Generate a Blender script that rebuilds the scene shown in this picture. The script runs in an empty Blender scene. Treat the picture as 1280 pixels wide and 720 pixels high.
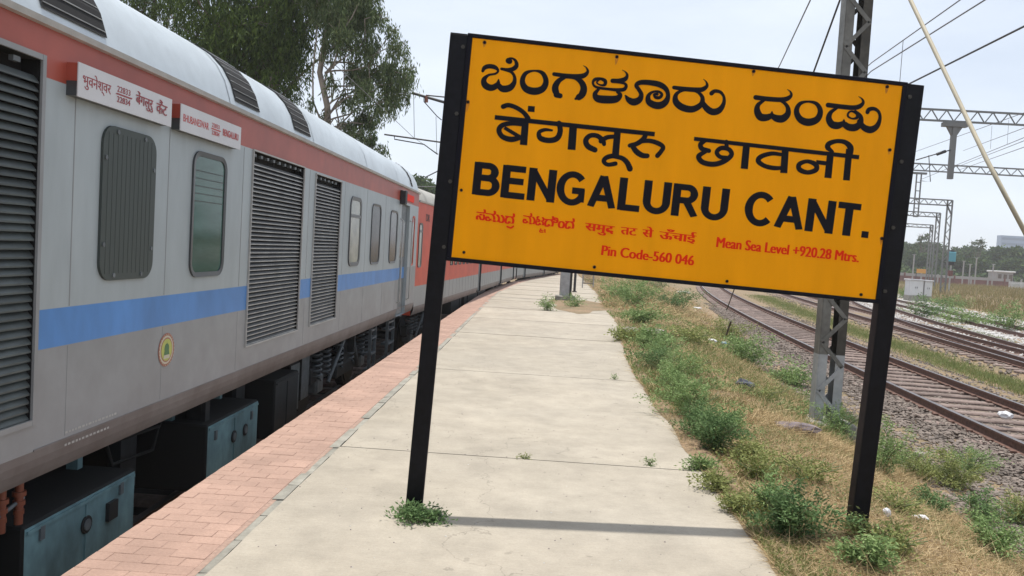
import bpy, bmesh, math, random
import numpy as np
from mathutils import Vector, Matrix
random.seed(7); rng = np.random.default_rng(11)
R = math.radians
SC = bpy.context.scene
COL = SC.collection

# ------------------------------------------------------------------ camera
F = 1000.0; EYE = np.array([0, 0, 1.62])
YAW, PITCH, ROLL = R(2.1833), R(-2.7967), R(3.4)
def cam_axes():
    cy, sy = math.cos(YAW), math.sin(YAW)
    f = np.array([-sy*math.cos(PITCH), cy*math.cos(PITCH), math.sin(PITCH)])
    r = np.array([cy, sy, 0.]); u = np.cross(r, f)
    c, s = math.cos(ROLL), math.sin(ROLL)
    return r*c+u*s, -r*s+u*c, f
CR, CU, CF = cam_axes()
def ray(x, y): return CR*(x-640)/F - CU*(y-360)/F + CF
def onz(x, y, z=0.): v = ray(x, y); return EYE+v*(z-EYE[2])/v[2]
def ony(x, y, Y): v = ray(x, y); return EYE+v*Y/v[1]
cam = bpy.data.cameras.new('camera'); cam.sensor_width = 36; cam.lens = 36*F/1280
cam.clip_start = .05; cam.clip_end = 4000
co = bpy.data.objects.new('camera', cam); COL.objects.link(co)
co.matrix_world = Matrix(((CR[0], CU[0], -CF[0], EYE[0]), (CR[1], CU[1], -CF[1], EYE[1]), (CR[2], CU[2], -CF[2], EYE[2]), (0, 0, 0, 1)))
SC.camera = co

# ------------------------------------------------------------------ sky, sun, exposure
SUN = Vector((-.05, .066, 1)).normalized()
elev = math.asin(SUN.z); azim = math.atan2(SUN.x, SUN.y)
w = bpy.data.worlds.new('World'); SC.world = w; w.use_nodes = True
nt = w.node_tree; N = nt.nodes; Lk = nt.links; bg = N['Background']
sky = N.new('ShaderNodeTexSky'); sky.sky_type = 'NISHITA'; sky.sun_disc = False
sky.sun_elevation = elev; sky.sun_rotation = azim; sky.dust_density = 4.0; sky.air_density = 1.0; sky.altitude = 900; sky.ozone_density = 1.2
tc = N.new('ShaderNodeTexCoord'); mp = N.new('ShaderNodeMapping'); mp.inputs['Scale'].default_value = (1, 1, 3.2)
no = N.new('ShaderNodeTexNoise'); no.inputs['Scale'].default_value = 2.1; no.inputs['Detail'].default_value = 7; no.inputs['Roughness'].default_value = .55
Lk.new(tc.outputs['Generated'], mp.inputs[0]); Lk.new(mp.outputs[0], no.inputs['Vector'])
rp = N.new('ShaderNodeValToRGB'); rp.color_ramp.elements[0].position = .36; rp.color_ramp.elements[1].position = .72
rp.color_ramp.elements[0].color = (.62, .62, .62, 1); rp.color_ramp.elements[1].color = (.93, .93, .93, 1)
Lk.new(no.outputs['Fac'], rp.inputs[0])
mx = N.new('ShaderNodeMix'); mx.data_type = 'RGBA'; mx.inputs['B'].default_value = (6.7, 7.25, 8.0, 1)
Lk.new(rp.outputs[0], mx.inputs['Factor']); Lk.new(sky.outputs[0], mx.inputs['A']); Lk.new(mx.outputs['Result'], bg.inputs['Color'])
bg.inputs['Strength'].default_value = .105
sl = bpy.data.lights.new('sun', 'SUN'); sl.energy = 3.6; sl.angle = R(1.0); sl.color = (1, .96, .89)
so = bpy.data.objects.new('sun', sl); COL.objects.link(so); so.rotation_euler = SUN.to_track_quat('Z', 'Y').to_euler(); so.location = (0, 0, 50)
SC.view_settings.view_transform = 'Standard'; SC.view_settings.look = 'None'; SC.view_settings.gamma = 1; SC.view_settings.exposure = 0.46
SC.cycles.volume_step_rate = 4; SC.cycles.max_bounces = 6; SC.cycles.volume_bounces = 1; SC.cycles.transparent_max_bounces = 8

# ------------------------------------------------------------------ materials
def srgb(r, g, b):
    def f(c): c /= 255; return c/12.92 if c <= .04045 else ((c+.055)/1.055)**2.4
    return (f(r), f(g), f(b), 1)
MATS = {}
def mat(name, col, rough=.7, metal=0., var=.0, vs=3., bump=0., bs=30., col2=None, rand=0., stretch=None, thr=(.35, .65), spec=.5, fine=None, coat=0):
    m = bpy.data.materials.new(name); m.use_nodes = True; t = m.node_tree; n = t.nodes; L = t.links
    b = n['Principled BSDF']; b.inputs['Roughness'].default_value = rough; b.inputs['Metallic'].default_value = metal
    b.inputs['Specular IOR Level'].default_value = spec
    if coat: b.inputs['Coat Weight'].default_value = coat; b.inputs['Coat Roughness'].default_value = .12
    c = col if len(col) == 4 else (*col, 1)
    b.inputs['Base Color'].default_value = c; m.diffuse_color = c
    g = n.new('ShaderNodeNewGeometry'); pos = g.outputs['Position']
    if stretch:
        q = n.new('ShaderNodeMapping'); q.inputs['Scale'].default_value = stretch; L.new(pos, q.inputs[0]); pos = q.outputs[0]
    cur = None
    if col2 is not None or var:
        c2 = col2 if col2 is not None else tuple(x*(1-var) for x in c[:3])
        c2 = c2 if len(c2) == 4 else (*c2, 1)
        t1 = n.new('ShaderNodeTexNoise'); t1.inputs['Scale'].default_value = vs; t1.inputs['Detail'].default_value = 6; t1.inputs['Roughness'].default_value = .62
        L.new(pos, t1.inputs['Vector'])
        rr = n.new('ShaderNodeValToRGB'); rr.color_ramp.elements[0].position = thr[0]; rr.color_ramp.elements[1].position = thr[1]
        rr.color_ramp.elements[0].color = c; rr.color_ramp.elements[1].color = c2
        L.new(t1.outputs['Fac'], rr.inputs[0]); cur = rr.outputs[0]
    if fine:
        t2 = n.new('ShaderNodeTexNoise'); t2.inputs['Scale'].default_value = fine[0]; t2.inputs['Detail'].default_value = 4; L.new(pos, t2.inputs['Vector'])
        r2 = n.new('ShaderNodeMapRange'); r2.inputs['From Min'].default_value = .3; r2.inputs['From Max'].default_value = .7
        r2.inputs['To Min'].default_value = 1-fine[1]; r2.inputs['To Max'].default_value = 1+fine[1]; L.new(t2.outputs['Fac'], r2.inputs[0])
        h = n.new('ShaderNodeVectorMath'); h.operation = 'SCALE'; L.new(r2.outputs[0], h.inputs['Scale'])
        if cur is not None: L.new(cur, h.inputs[0])
        else: h.inputs[0].default_value = c[:3]
        cur = h.outputs[0]
    if rand:
        oi = n.new('ShaderNodeObjectInfo'); r3 = n.new('ShaderNodeMapRange'); r3.inputs['To Min'].default_value = 1-rand; r3.inputs['To Max'].default_value = 1+rand
        L.new(oi.outputs['Random'], r3.inputs[0]); h = n.new('ShaderNodeVectorMath'); h.operation = 'SCALE'; L.new(r3.outputs[0], h.inputs['Scale'])
        if cur is not None: L.new(cur, h.inputs[0])
        else: h.inputs[0].default_value = c[:3]
        cur = h.outputs[0]
    if cur is not None: L.new(cur, b.inputs['Base Color'])
    if bump:
        t4 = n.new('ShaderNodeTexNoise'); t4.inputs['Scale'].default_value = bs; t4.inputs['Detail'].default_value = 5; L.new(pos, t4.inputs['Vector'])
        bp = n.new('ShaderNodeBump'); bp.inputs['Strength'].default_value = bump; bp.inputs['Distance'].default_value = .02; L.new(t4.outputs['Fac'], bp.inputs['Height'])
        L.new(bp.outputs[0], b.inputs['Normal'])
    MATS[name] = m; return m
def leafmat(name, c1, c2, rough=.55, trans=.35):
    """leaf colour varies from leaf to leaf through a per-face attribute; light passes through"""
    m = bpy.data.materials.new(name); m.use_nodes = True; t = m.node_tree; n = t.nodes; L = t.links
    b = n['Principled BSDF']; b.inputs['Roughness'].default_value = rough; b.inputs['Specular IOR Level'].default_value = .12
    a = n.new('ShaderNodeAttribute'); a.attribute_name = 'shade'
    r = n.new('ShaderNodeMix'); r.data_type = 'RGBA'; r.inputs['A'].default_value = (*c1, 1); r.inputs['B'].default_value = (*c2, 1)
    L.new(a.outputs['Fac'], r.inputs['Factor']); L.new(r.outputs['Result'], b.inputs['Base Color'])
    tr = n.new('ShaderNodeBsdfTranslucent'); L.new(r.outputs['Result'], tr.inputs['Color'])
    ms = n.new('ShaderNodeMixShader'); ms.inputs[0].default_value = trans
    L.new(b.outputs[0], ms.inputs[1]); L.new(tr.outputs[0], ms.inputs[2]); L.new(ms.outputs[0], n['Material Output'].inputs[0])
    MATS[name] = m; return m

M = MATS
mat('concrete_plain', (.34, .32, .27), .9, var=.14, vs=1.3, bump=.25, bs=60, fine=(45, .07), rand=.035)
def concrete():
    m = bpy.data.materials.new('concrete'); m.use_nodes = True; t = m.node_tree; n = t.nodes; L = t.links; b = n['Principled BSDF']; b.inputs['Roughness'].default_value = .92; b.inputs['Specular IOR Level'].default_value = .25
    g = n.new('ShaderNodeNewGeometry'); P = g.outputs['Position']
    def noise(sc, det=5, st=None, rough=.6):
        v = P
        if st: q = n.new('ShaderNodeMapping'); q.inputs['Scale'].default_value = st; L.new(P, q.inputs[0]); v = q.outputs[0]
        x = n.new('ShaderNodeTexNoise'); x.inputs['Scale'].default_value = sc; x.inputs['Detail'].default_value = det; x.inputs['Roughness'].default_value = rough; L.new(v, x.inputs['Vector']); return x.outputs['Fac']
    def rng_(f, a, c, lo, hi): r = n.new('ShaderNodeMapRange'); r.inputs['From Min'].default_value = a; r.inputs['From Max'].default_value = c; r.inputs['To Min'].default_value = lo; r.inputs['To Max'].default_value = hi; L.new(f, r.inputs[0]); return r.outputs[0]
    def mul(a, c): r = n.new('ShaderNodeMath'); r.operation = 'MULTIPLY'; L.new(a, r.inputs[0]); L.new(c, r.inputs[1]); return r.outputs[0]
    f = mul(rng_(noise(.9, 4), .3, .7, .86, 1.06), rng_(noise(3.2, 7, rough=.7), .35, .68, 1.06, .84))
    f = mul(f, rng_(noise(9, 4, (1, 7, 1)), .3, .7, .96, 1.04))        # broom marks across the slab
    f = mul(f, rng_(noise(70, 3), .3, .7, .94, 1.06)); f = mul(f, rng_(noise(7.5, 2), .70, .74, 1, .80)); f = mul(f, rng_(noise(19, 1), .765, .79, 1, .62))
    vo = n.new('ShaderNodeTexVoronoi'); vo.feature = 'DISTANCE_TO_EDGE'; vo.inputs['Scale'].default_value = .42
    ad = n.new('ShaderNodeVectorMath'); ad.operation = 'ADD'; nz = n.new('ShaderNodeTexNoise'); nz.inputs['Scale'].default_value = 2.2; nz.inputs['Detail'].default_value = 6; L.new(P, nz.inputs['Vector']); L.new(P, ad.inputs[0]); L.new(nz.outputs['Color'], ad.inputs[1]); L.new(ad.outputs[0], vo.inputs['Vector'])
    f = mul(f, rng_(vo.outputs['Distance'], .0005, .0022, .72, 1))
    oi = n.new('ShaderNodeObjectInfo'); f = mul(f, rng_(oi.outputs['Random'], 0, 1, .94, 1.05))
    rr = n.new('ShaderNodeMix'); rr.data_type = 'RGBA'; rr.inputs['A'].default_value = (.365, .322, .258, 1); rr.inputs['B'].default_value = (.358, .324, .272, 1); L.new(noise(.6, 3), rr.inputs['Factor'])
    sc = n.new('ShaderNodeVectorMath'); sc.operation = 'SCALE'; L.new(rr.outputs['Result'], sc.inputs[0]); L.new(f, sc.inputs['Scale']); L.new(sc.outputs[0], b.inputs['Base Color'])
    bp = n.new('ShaderNodeBump'); bp.inputs['Strength'].default_value = .3; bp.inputs['Distance'].default_value = .01; L.new(noise(60, 4), bp.inputs['Height']); L.new(bp.outputs[0], b.inputs['Normal']); MATS['concrete'] = m
concrete()
mat('concrete_joint', (.16, .14, .11), .95, fine=(40, .2))
mat('kerb_concrete', (.32, .305, .26), .9, var=.35, vs=8, bump=.4, bs=50, rand=.12)
mat('brick', (.40, .262, .205), .9, var=.2, vs=2.2, bump=.3, bs=80, rand=.06, fine=(60, .08))
mat('brick_joint', (.31, .21, .165), .95, fine=(40, .2))
mat('wall_stone', (.16, .12, .10), .95, var=.5, vs=5, bump=.5)
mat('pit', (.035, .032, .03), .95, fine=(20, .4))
mat('soil', (.235, .16, .095), .95, col2=(.15, .12, .065), vs=1.1, bump=.9, bs=22, fine=(28, .32))
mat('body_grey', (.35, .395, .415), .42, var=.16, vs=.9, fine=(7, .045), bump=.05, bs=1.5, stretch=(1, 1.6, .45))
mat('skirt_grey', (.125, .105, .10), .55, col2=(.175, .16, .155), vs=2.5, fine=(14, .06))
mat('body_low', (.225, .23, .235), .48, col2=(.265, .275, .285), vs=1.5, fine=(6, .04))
mat('stripe_red', (.36, .075, .05), .45, var=.22, vs=1.6, fine=(6, .06))
mat('stripe_blue', (.075, .235, .56), .42, var=.22, vs=1.6, fine=(7, .05), stretch=(1, 1.5, .6))
mat('roof_silver', (.50, .55, .585), .40, metal=.25, var=.2, vs=1.0, fine=(10, .04), bump=.05, bs=6)
mat('roof_dull', (.36, .35, .32), .7, var=.2, vs=1.5)
mat('gutter_pale', (.42, .42, .41), .5, var=.2, vs=6)
mat('coach_red', (.56, .075, .035), .5, var=.2, vs=2)
mat('coach_grey', (.27, .28, .28), .5, var=.12, vs=1)
mat('slat_shaded', (.045, .046, .046), .5, metal=.3, var=.35, vs=6, rand=.15); mat('slat_lip', (.42, .42, .41), .45, metal=.3, var=.35, vs=6, rand=.12)  # dark slat faces and bright lip: shade and lit edge put into the colours
mat('slat_dark', (.085, .10, .10), .5, metal=.2, var=.3, vs=6, rand=.15)
mat('black_void', (.006, .006, .007), .9)
mat('window_frame', (.07, .075, .08), .35, metal=.3)
mat('rubber', (.018, .018, .02), .6)
mat('shutter', (.05, .062, .058), .55, metal=.2, fine=(9, .08), stretch=(1, 14, .6))
mat('glass_green', (.025, .075, .060), .10, spec=.45, col2=(.06, .14, .12), vs=2.6, stretch=(1, .5, 2.5))  # green banding of the reflection is put into the glass colour
mat('glass_pale', (.33, .34, .30), .22, spec=.8, col2=(.22, .24, .22), vs=4)  # pale base colour stands in for light reflected in the pane
mat('glass_dark', (.03, .034, .04), .15, spec=.4)
mat('board_white', (.58, .58, .60), .45, var=.06, vs=3)
mat('print_red', (.50, .045, .04), .6)
mat('print_maroon', (.30, .05, .06), .6)
mat('teal', (.19, .325, .355), .55, var=.5, vs=2.4, fine=(12, .16), stretch=(1, 1, .6)); mat('shade_black', (.012, .012, .012), .9)  # near-black for faces and cables kept dark beneath the coach
mat('undergear', (.014, .016, .018), .6, fine=(10, .4))
mat('undergear_grey', (.11, .125, .135), .5, fine=(12, .3))
mat('insulator', (.22, .07, .04), .35)
mat('sign_yellow', (.93, .36, .0), .45, var=.05, vs=.9, fine=(3, .05), spec=.08, stretch=(2.5, 1, .5))
mat('sign_black', (.008, .008, .013), .6, spec=.1)
mat('sign_red', (.80, .028, .004), .55, spec=.1)
mat('rust_stain', (.50, .165, .0), .7, col2=(.80, .28, .0), vs=40); mat('post_black', (.006, .006, .009), .45, var=.5, vs=8, fine=(30, .3), spec=.16)
mat('post_brown', (.016, .010, .011), .55, fine=(25, .4), spec=.2)
mat('galvanised', (.17, .165, .15), .55, metal=.25, var=.3, vs=4, fine=(18, .15))
mat('galv_dark', (.075, .068, .055), .65, metal=.2, var=.4, vs=3, fine=(18, .2))
mat('mast_silver', (.40, .41, .42), .5, metal=.15, var=.25, vs=5, fine=(20, .15))
mat('gantry_grey', (.17, .175, .175), .6, metal=.2)
mat('rust_rail', (.12, .062, .045), .75, fine=(18, .35))
mat('rail_top', (.17, .15, .15), .38, metal=.7, fine=(6, .2))
mat('sleeper', (.22, .165, .145), .9, col2=(.13, .095, .08), vs=4, fine=(22, .2), rand=.2)
mat('ballast_brown', (.21, .165, .13), .95, col2=(.12, .09, .075), vs=2.2, bump=1, bs=18, fine=(24, .45))
mat('ballast_pale', (.50, .49, .47), .95, col2=(.32, .31, .30), vs=1.5, bump=1, bs=14, fine=(14, .4))
mat('stone', (.30, .27, .235), .95, var=.5, vs=6, rand=.3)
mat('stone_brown', (.25, .205, .175), .95, var=.6, vs=5)
mat('stone_pale', (.56, .55, .53), .95, var=.4, vs=4)
mat('bark', (.16, .125, .10), .9, var=.4, vs=4, bump=.5, bs=20)
mat('bark_pale', (.30, .26, .22), .9, var=.4, vs=3, bump=.3)
mat('rod_cream', (.50, .44, .32), .5, var=.25, vs=2)
mat('wire', (.03, .03, .034), .5)
mat('wire_grey', (.12, .12, .13), .5)
mat('white_paint', (.66, .66, .66), .6, var=.1, vs=2)
mat('litter_white', (.62, .63, .66), .5)
mat('litter_blue', (.10, .20, .30), .4)
mat('litter_black', (.02, .02, .026), .25)
mat('cloth', (.20, .16, .16), .9, col2=(.10, .08, .09), vs=14)
mat('sign_blue', (.10, .33, .42), .5)
mat('far_orange', (.62, .30, .05), .6)
mat('far_wall', (.36, .345, .34), .8, var=.2, vs=.1)
mat('far_red', (.20, .09, .08), .8, var=.3, vs=.3)
mat('tower_blue', (.25, .34, .47), .5, var=.1, vs=.05)
mat('tower_glass', (.16, .22, .32), .2)
mat('dark_metal', (.02, .02, .022), .5)
mat('emblem_ring', (.33, .13, .09), .6); mat('emblem_cream', (.50, .46, .36), .6); mat('emblem_yellow', (.42, .45, .11), .6); mat('emblem_green', (.08, .17, .07), .6)
leafmat('leaf_dark', (.020, .042, .009), (.125, .185, .042), .7, .35)
leafmat('leaf_euc', (.05, .085, .03), (.19, .235, .11), .6, .35)
leafmat('leaf_weed', (.080, .145, .045), (.27, .37, .15), .6, .3)
leafmat('leaf_weed_yellow', (.13, .17, .05), (.30, .32, .12), .6, .3)
leafmat('leaf_deep', (.040, .090, .034), (.17, .26, .105), .6, .3)
leafmat('straw', (.29, .20, .10), (.62, .49, .29), .85, .2)
leafmat('grass', (.09, .13, .04), (.25, .28, .11), .7, .3)
leafmat('dry_grass', (.17, .14, .065), (.34, .28, .13), .8, .25)
leafmat('leaf_far', (.030, .060, .018), (.085, .130, .040), .7, .2)

# ------------------------------------------------------------------ mesh helpers
class MB:
    def __init__(s): s.v = []; s.f = []; s.mi = []; s.sm = []
    def add(s, vs, fs, mi=0, smooth=False):
        o = len(s.v); s.v += [tuple(map(float, v)) for v in vs]
        for f in fs: s.f.append(tuple(i+o for i in f)); s.mi.append(mi); s.sm.append(smooth)
    def box(s, a, b, mi=0, tf=None):
        x0, y0, z0 = a; x1, y1, z1 = b
        vs = [(x0, y0, z0), (x1, y0, z0), (x1, y1, z0), (x0, y1, z0), (x0, y0, z1), (x1, y0, z1), (x1, y1, z1), (x0, y1, z1)]
        if tf is not None: vs = [tf @ Vector(v) for v in vs]
        s.add(vs, [(0, 3, 2, 1), (4, 5, 6, 7), (0, 1, 5, 4), (1, 2, 6, 5), (2, 3, 7, 6), (3, 0, 4, 7)], mi)
    def bbox(s, a, b, c=.01, mi=0):
        """box with chamfered vertical and horizontal edges"""
        bm = bmesh.new(); bmesh.ops.create_cube(bm, size=1)
        for v in bm.verts: v.co = Vector(((a[i]+b[i])/2+v.co[i]*(b[i]-a[i]) for i in range(3)))
        bmesh.ops.bevel(bm, geom=bm.edges[:], offset=c, segments=1, affect='EDGES')
        bm.verts.index_update()
        s.add([v.co for v in bm.verts], [[v.index for v in f.verts] for f in bm.faces], mi); bm.free()
    def bar(s, p, q, w, h=None, mi=0, up=(0, 0, 1)):
        """rectangular bar from p to q"""
        h = h or w; p, q = Vector(p), Vector(q); d = (q-p).normalized(); u = Vector(up)
        if abs(d.dot(u)) > .98: u = Vector((0, 1, 0))
        r = d.cross(u).normalized(); u = r.cross(d)
        vs = []
        for e in (p, q):
            for a, b in ((-1, -1), (1, -1), (1, 1), (-1, 1)): vs.append(e+r*(a*w/2)+u*(b*h/2))
        s.add(vs, [(3, 2, 1, 0), (4, 5, 6, 7), (0, 1, 5, 4), (1, 2, 6, 5), (2, 3, 7, 6), (3, 0, 4, 7)], mi)
    def tube(s, pts, r, n=8, mi=0, cap=True, smooth=True):
        pts = [Vector(p) for p in pts]; rs = r if isinstance(r, (list, tuple)) else [r]*len(pts)
        o = []; ref = None
        for i, p in enumerate(pts):
            d = (pts[min(i+1, len(pts)-1)]-pts[max(i-1, 0)]).normalized()
            if ref is None or abs(ref.dot(d)) > .95: ref = Vector((0, 0, 1)) if abs(d.z) < .9 else Vector((1, 0, 0))
            a = d.cross(ref).normalized(); b = a.cross(d)
            ref = b
            o += [p+(a*math.cos(2*math.pi*k/n)+b*math.sin(2*math.pi*k/n))*rs[i] for k in range(n)]
        fs = [(i*n+k, i*n+(k+1) % n, (i+1)*n+(k+1) % n, (i+1)*n+k) for i in range(len(pts)-1) for k in range(n)]
        s.add(o, fs, mi, smooth)
        if cap: s.add(o[:n], [tuple(range(n))], mi); s.add(o[-n:], [tuple(range(n))[::-1]], mi)
    def extrude(s, prof, axis_len, mi=0, cap=True):
        """prof: list of (x,z), extruded along y"""
        n = len(prof); y0, y1 = axis_len
        vs = [(x, y0, z) for x, z in prof]+[(x, y1, z) for x, z in prof]
        s.add(vs, [(i, (i+1) % n, n+(i+1) % n, n+i) for i in range(n)], mi)
        if cap: s.add(vs[:n], [tuple(range(n))[::-1]], mi); s.add(vs[n:], [tuple(range(n))], mi)
    def build(s, name, mats, parent=None, kind=None, **kw):
        me = bpy.data.meshes.new(name); me.from_pydata(s.v, [], s.f)
        for m in (mats if isinstance(mats, (list, tuple)) else [mats]): me.materials.append(M[m] if isinstance(m, str) else m)
        me.polygons.foreach_set('material_index', s.mi); me.polygons.foreach_set('use_smooth', s.sm); me.update()
        return link(name, me, parent, kind, **kw)
def link(name, me, parent=None, kind=None, loc=None, rot=None, label=None):
    o = bpy.data.objects.new(name, me); COL.objects.link(o)
    if parent is not None: o.parent = parent
    if kind: o['kind'] = kind
    if label: o['label'] = label
    if loc is not None: o.location = loc
    if rot is not None: o.rotation_euler = rot
    return o
def tag(o, label, cat, group=None):
    o['label'] = label; o['category'] = cat
    if group: o['group'] = group
    return o
def empty(name, loc, label, cat, group=None, rz=0):
    o = bpy.data.objects.new(name, None); COL.objects.link(o); o.location = loc; o.rotation_euler = (0, 0, rz); o.empty_display_size = .2
    return tag(o, label, cat, group)
def quads(name, P, shade, mt, parent=None, kind=None, tri=False):
    """P: (n,4,3) or (n,3,3) array of leaf faces; shade: (n,) 0..1"""
    n, k = P.shape[:2]; me = bpy.data.meshes.new(name)
    me.vertices.add(n*k); me.vertices.foreach_set('co', P.reshape(-1).astype(np.float32))
    me.loops.add(n*k); me.loops.foreach_set('vertex_index', np.arange(n*k, dtype=np.int32))
    me.polygons.add(n); me.polygons.foreach_set('loop_start', np.arange(0, n*k, k, dtype=np.int32))
    try: me.polygons.foreach_set('loop_total', np.full(n, k, dtype=np.int32))
    except Exception: pass
    at = me.attributes.new('shade', 'FLOAT', 'FACE'); at.data.foreach_set('value', shade.astype(np.float32))
    me.update(calc_edges=True); me.validate(); me.materials.append(M[mt])
    return link(name, me, parent, kind)
def unit(v): return v/np.maximum(np.linalg.norm(v, axis=-1, keepdims=True), 1e-9)
def leaf_quads(c, d, L, W, rg=rng):
    """lozenge leaves: centre base c, direction d, length L, width W"""
    n = len(c); d = unit(d); r = unit(np.cross(d, rg.normal(size=(n, 3)))); L = np.broadcast_to(L, (n,))[:, None]; W = np.broadcast_to(W, (n,))[:, None]
    return np.stack([c, c+d*L*.5+r*W*.5, c+d*L, c+d*L*.45-r*W*.5], 1)
def blades(c, d, L, W, rg=rng):
    n = len(c); d = unit(d); r = unit(np.cross(d, rg.normal(size=(n, 3)))); L = np.broadcast_to(L, (n,))[:, None]; W = np.broadcast_to(W, (n,))[:, None]
    return np.stack([c-r*W*.5, c+r*W*.5, c+d*L], 1)

# ------------------------------------------------------------------ terrain
def tcx(Y): return 6.7+.05*Y+.0009*Y*Y            # near track centre line
def t2x(Y): return 10.75+.125*Y+.00025*Y*Y
def t2bx(Y): return 11.05+.1*Y+.0018*Y*Y
def t3x(Y): return 14.8+.135*Y+.0009*Y*Y
def sst(a, b, x): t = np.clip((x-a)/(b-a), 0, 1); return t*t*(3-2*t)
def wob(x, y): return (np.sin(x*2.3+y*1.1)+np.sin(x*1.2-y*2.7+1)+np.sin(x*5.1+y*4.3+2)*.5+np.sin(x*.7+y*.5))/3.5
def edge_x(Y): return 1.37+.55*sst(10, 21, Y)+.4*sst(22, 34, Y)+.3*sst(34, 60, Y)
def gz(x, y):
    x = np.asarray(x, float); y = np.asarray(y, float)
    d = tcx(np.clip(y, -20, 90))-x
    verge = -.72*sst(5.0, 2.5, d)+.0
    z = np.where(d > 0, verge, -.72)-.07*(np.abs(d) < 1.7)
    z = z+.035*wob(x, y)*sst(1.7, 2.6, np.abs(d))
    # strips between the tracks sag, banks beyond the last track rise
    z = z-.05*sst(1.5, 2.3, -d)*sst(5.5, 4.2, -d)
    b = x-(t3x(np.clip(y, -20, 110))+4.0)
    z = z+sst(0, 9, b)*.55+sst(4, 30, b)*.35+.05*wob(x*.6, y*.4)*sst(0, 4, b)
    # under the platform and beneath the train
    z = np.where(x < edge_x(np.clip(y, 0, 60))-.05, -.25, z)
    z = np.where(x < -1.8+.0029*np.clip(y-25, 0, 70)**2, -1.12, z)
    far = sst(110, 170, y)
    return z*(1-far)+(-.55)*far
def axis(parts):
    out = []
    for a, b, s in parts: out += list(np.arange(a, b, s))
    return np.array(out+[parts[-1][1]])
gx = axis([(-700, -60, 80), (-60, -10, 10), (-10, 1, .6), (1, 11, .16), (11, 34, .6), (34, 80, 3), (80, 900, 60)])
gy = axis([(-200, -10, 40), (-10, 2, 1.5), (2, 14, .16), (14, 40, .4), (40, 120, 2), (120, 320, 12), (320, 1200, 80)])
X, Y = np.meshgrid(gx, gy); Z = gz(X, Y); nx, ny = len(gx), len(gy)
mb = MB(); mb.v = list(map(tuple, np.stack([X, Y, Z], -1).reshape(-1, 3)))
mb.f = [(j*nx+i, j*nx+i+1, (j+1)*nx+i+1, (j+1)*nx+i) for j in range(ny-1) for i in range(nx-1)]; mb.mi = [0]*len(mb.f); mb.sm = [True]*len(mb.f)
mb.build('ground', 'soil', kind='structure')

def ribbon_path(fx, y0, y1, step, half, z, mt, name, parent=None, kind='structure', edge_drop=.08):
    ys = np.arange(y0, y1+step, step); vs = []; fs = []; K = 7
    for y in ys:
        dx = fx(y+.1)-fx(y-.1); n = np.array([.2, -dx]); n /= np.linalg.norm(n)
        for k in range(K):
            t = -1+2*k/(K-1); u = t*half*(1+.07*wob(y*1.3, k))
            vs.append((fx(y)+n[0]*u, y+n[1]*u, z-edge_drop*abs(t)**4*2.2+.012*wob(u*4, y*3)))
    for j in range(len(ys)-1):
        for k in range(K-1): fs.append((j*K+k, j*K+k+1, (j+1)*K+k+1, (j+1)*K+k))
    b = MB(); b.add(vs, fs, 0, True); return b.build(name, mt, parent, kind)

def make_track(fx, y0, y1, top, label, sleepers, gauge=1.676, st=.62, half=1.65, bal='ballast_brown', ymax_sl=70):
    root = empty('railway_track', (fx(y0), y0, top), label, 'railway track', 'tracks of the station yard'); del root['category']; del root['label']; del root['group']
    root['kind'] = 'structure'
    base = Vector((fx(y0), y0, top))
    prof = [(-.07, -.15), (.07, -.15), (.07, -.135), (.012, -.12), (.012, -.04), (.036, -.03), (.036, 0), (-.036, 0), (-.036, -.03), (-.012, -.04), (-.012, -.12), (-.07, -.135)]
    ys = np.arange(y0, y1, 1.0)
    for sd in (-1, 1):
        b = MB(); n = len(prof); vs = []
        for y in ys:
            dx = (fx(y+.1)-fx(y-.1))/.2; l = math.hypot(1, dx); nn = (1/l, -dx/l)
            for px, pz in prof:
                u = sd*gauge/2+px*1.0
                vs.append((fx(y)+nn[0]*u-base.x, y+nn[1]*u-base.y, pz))
        for j in range(len(ys)-1):
            for k in range(n):
                b.add([], [], 0)
                b.f.append((j*n+k, j*n+(k+1) % n, (j+1)*n+(k+1) % n, (j+1)*n+k)); b.mi.append(1 if k == 6 else 0); b.sm.append(False)
        b.v = vs
        b.build('rail', ['rust_rail', 'rail_top'], root)
    # sleepers share one mesh
    b = MB(); b.bbox((-1.32, -.115, -.12), (1.32, .115, 0), .02)
    for sd in (-1, 1):
        for q in (-.11, .11): b.box((sd*gauge/2+q-.035, -.05, 0), (sd*gauge/2+q+.035, .05, .035), 1)
    sm = None; y = y0+.3; rest = MB(); k = 0
    while y < min(y1-1, ymax_sl):
        dx = (fx(y+.1)-fx(y-.1))/.2; a = math.atan2(-dx, 1)+random.uniform(-.012, .012)
        loc = (fx(y)-base.x, y-base.y, -.152+random.uniform(-.006, .004))
        if sm is None:
            o = b.build('sleeper', ['sleeper', 'rust_rail'], root); sm = o.data
        else: o = link('sleeper', sm, root)
        o.location = loc; o.rotation_euler = (0, 0, a); y += st; k += 1
    return root
ribbon_path(tcx, -6, 120, .5, 1.9, -.75, 'ballast_brown', 'track_bed')
ribbon_path(t2x, -6, 130, .6, 1.9, -.75, 'ballast_brown', 'track_bed')
ribbon_path(t2bx, 4, 130, .6, 1.75, -.745, 'ballast_brown', 'track_bed')
ribbon_path(t3x, -6, 130, .6, 4.3, -.715, 'ballast_pale', 'track_bed')
make_track(tcx, -5, 118, -.55, '', 1)
make_track(t2x, 6, 128, -.55, '', 1)
make_track(t2bx, 10, 128, -.545, '', 1, st=.62)
make_track(t3x, 8, 128, -.55, '', 1)
def trx(Y): return -4.15+.0029*np.clip(np.asarray(Y, float)-17, 0, 200)**2
ribbon_path(lambda y: float(trx(y)), -8, 80, 1, 1.7, -1.07, 'pit', 'track_bed')
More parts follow.
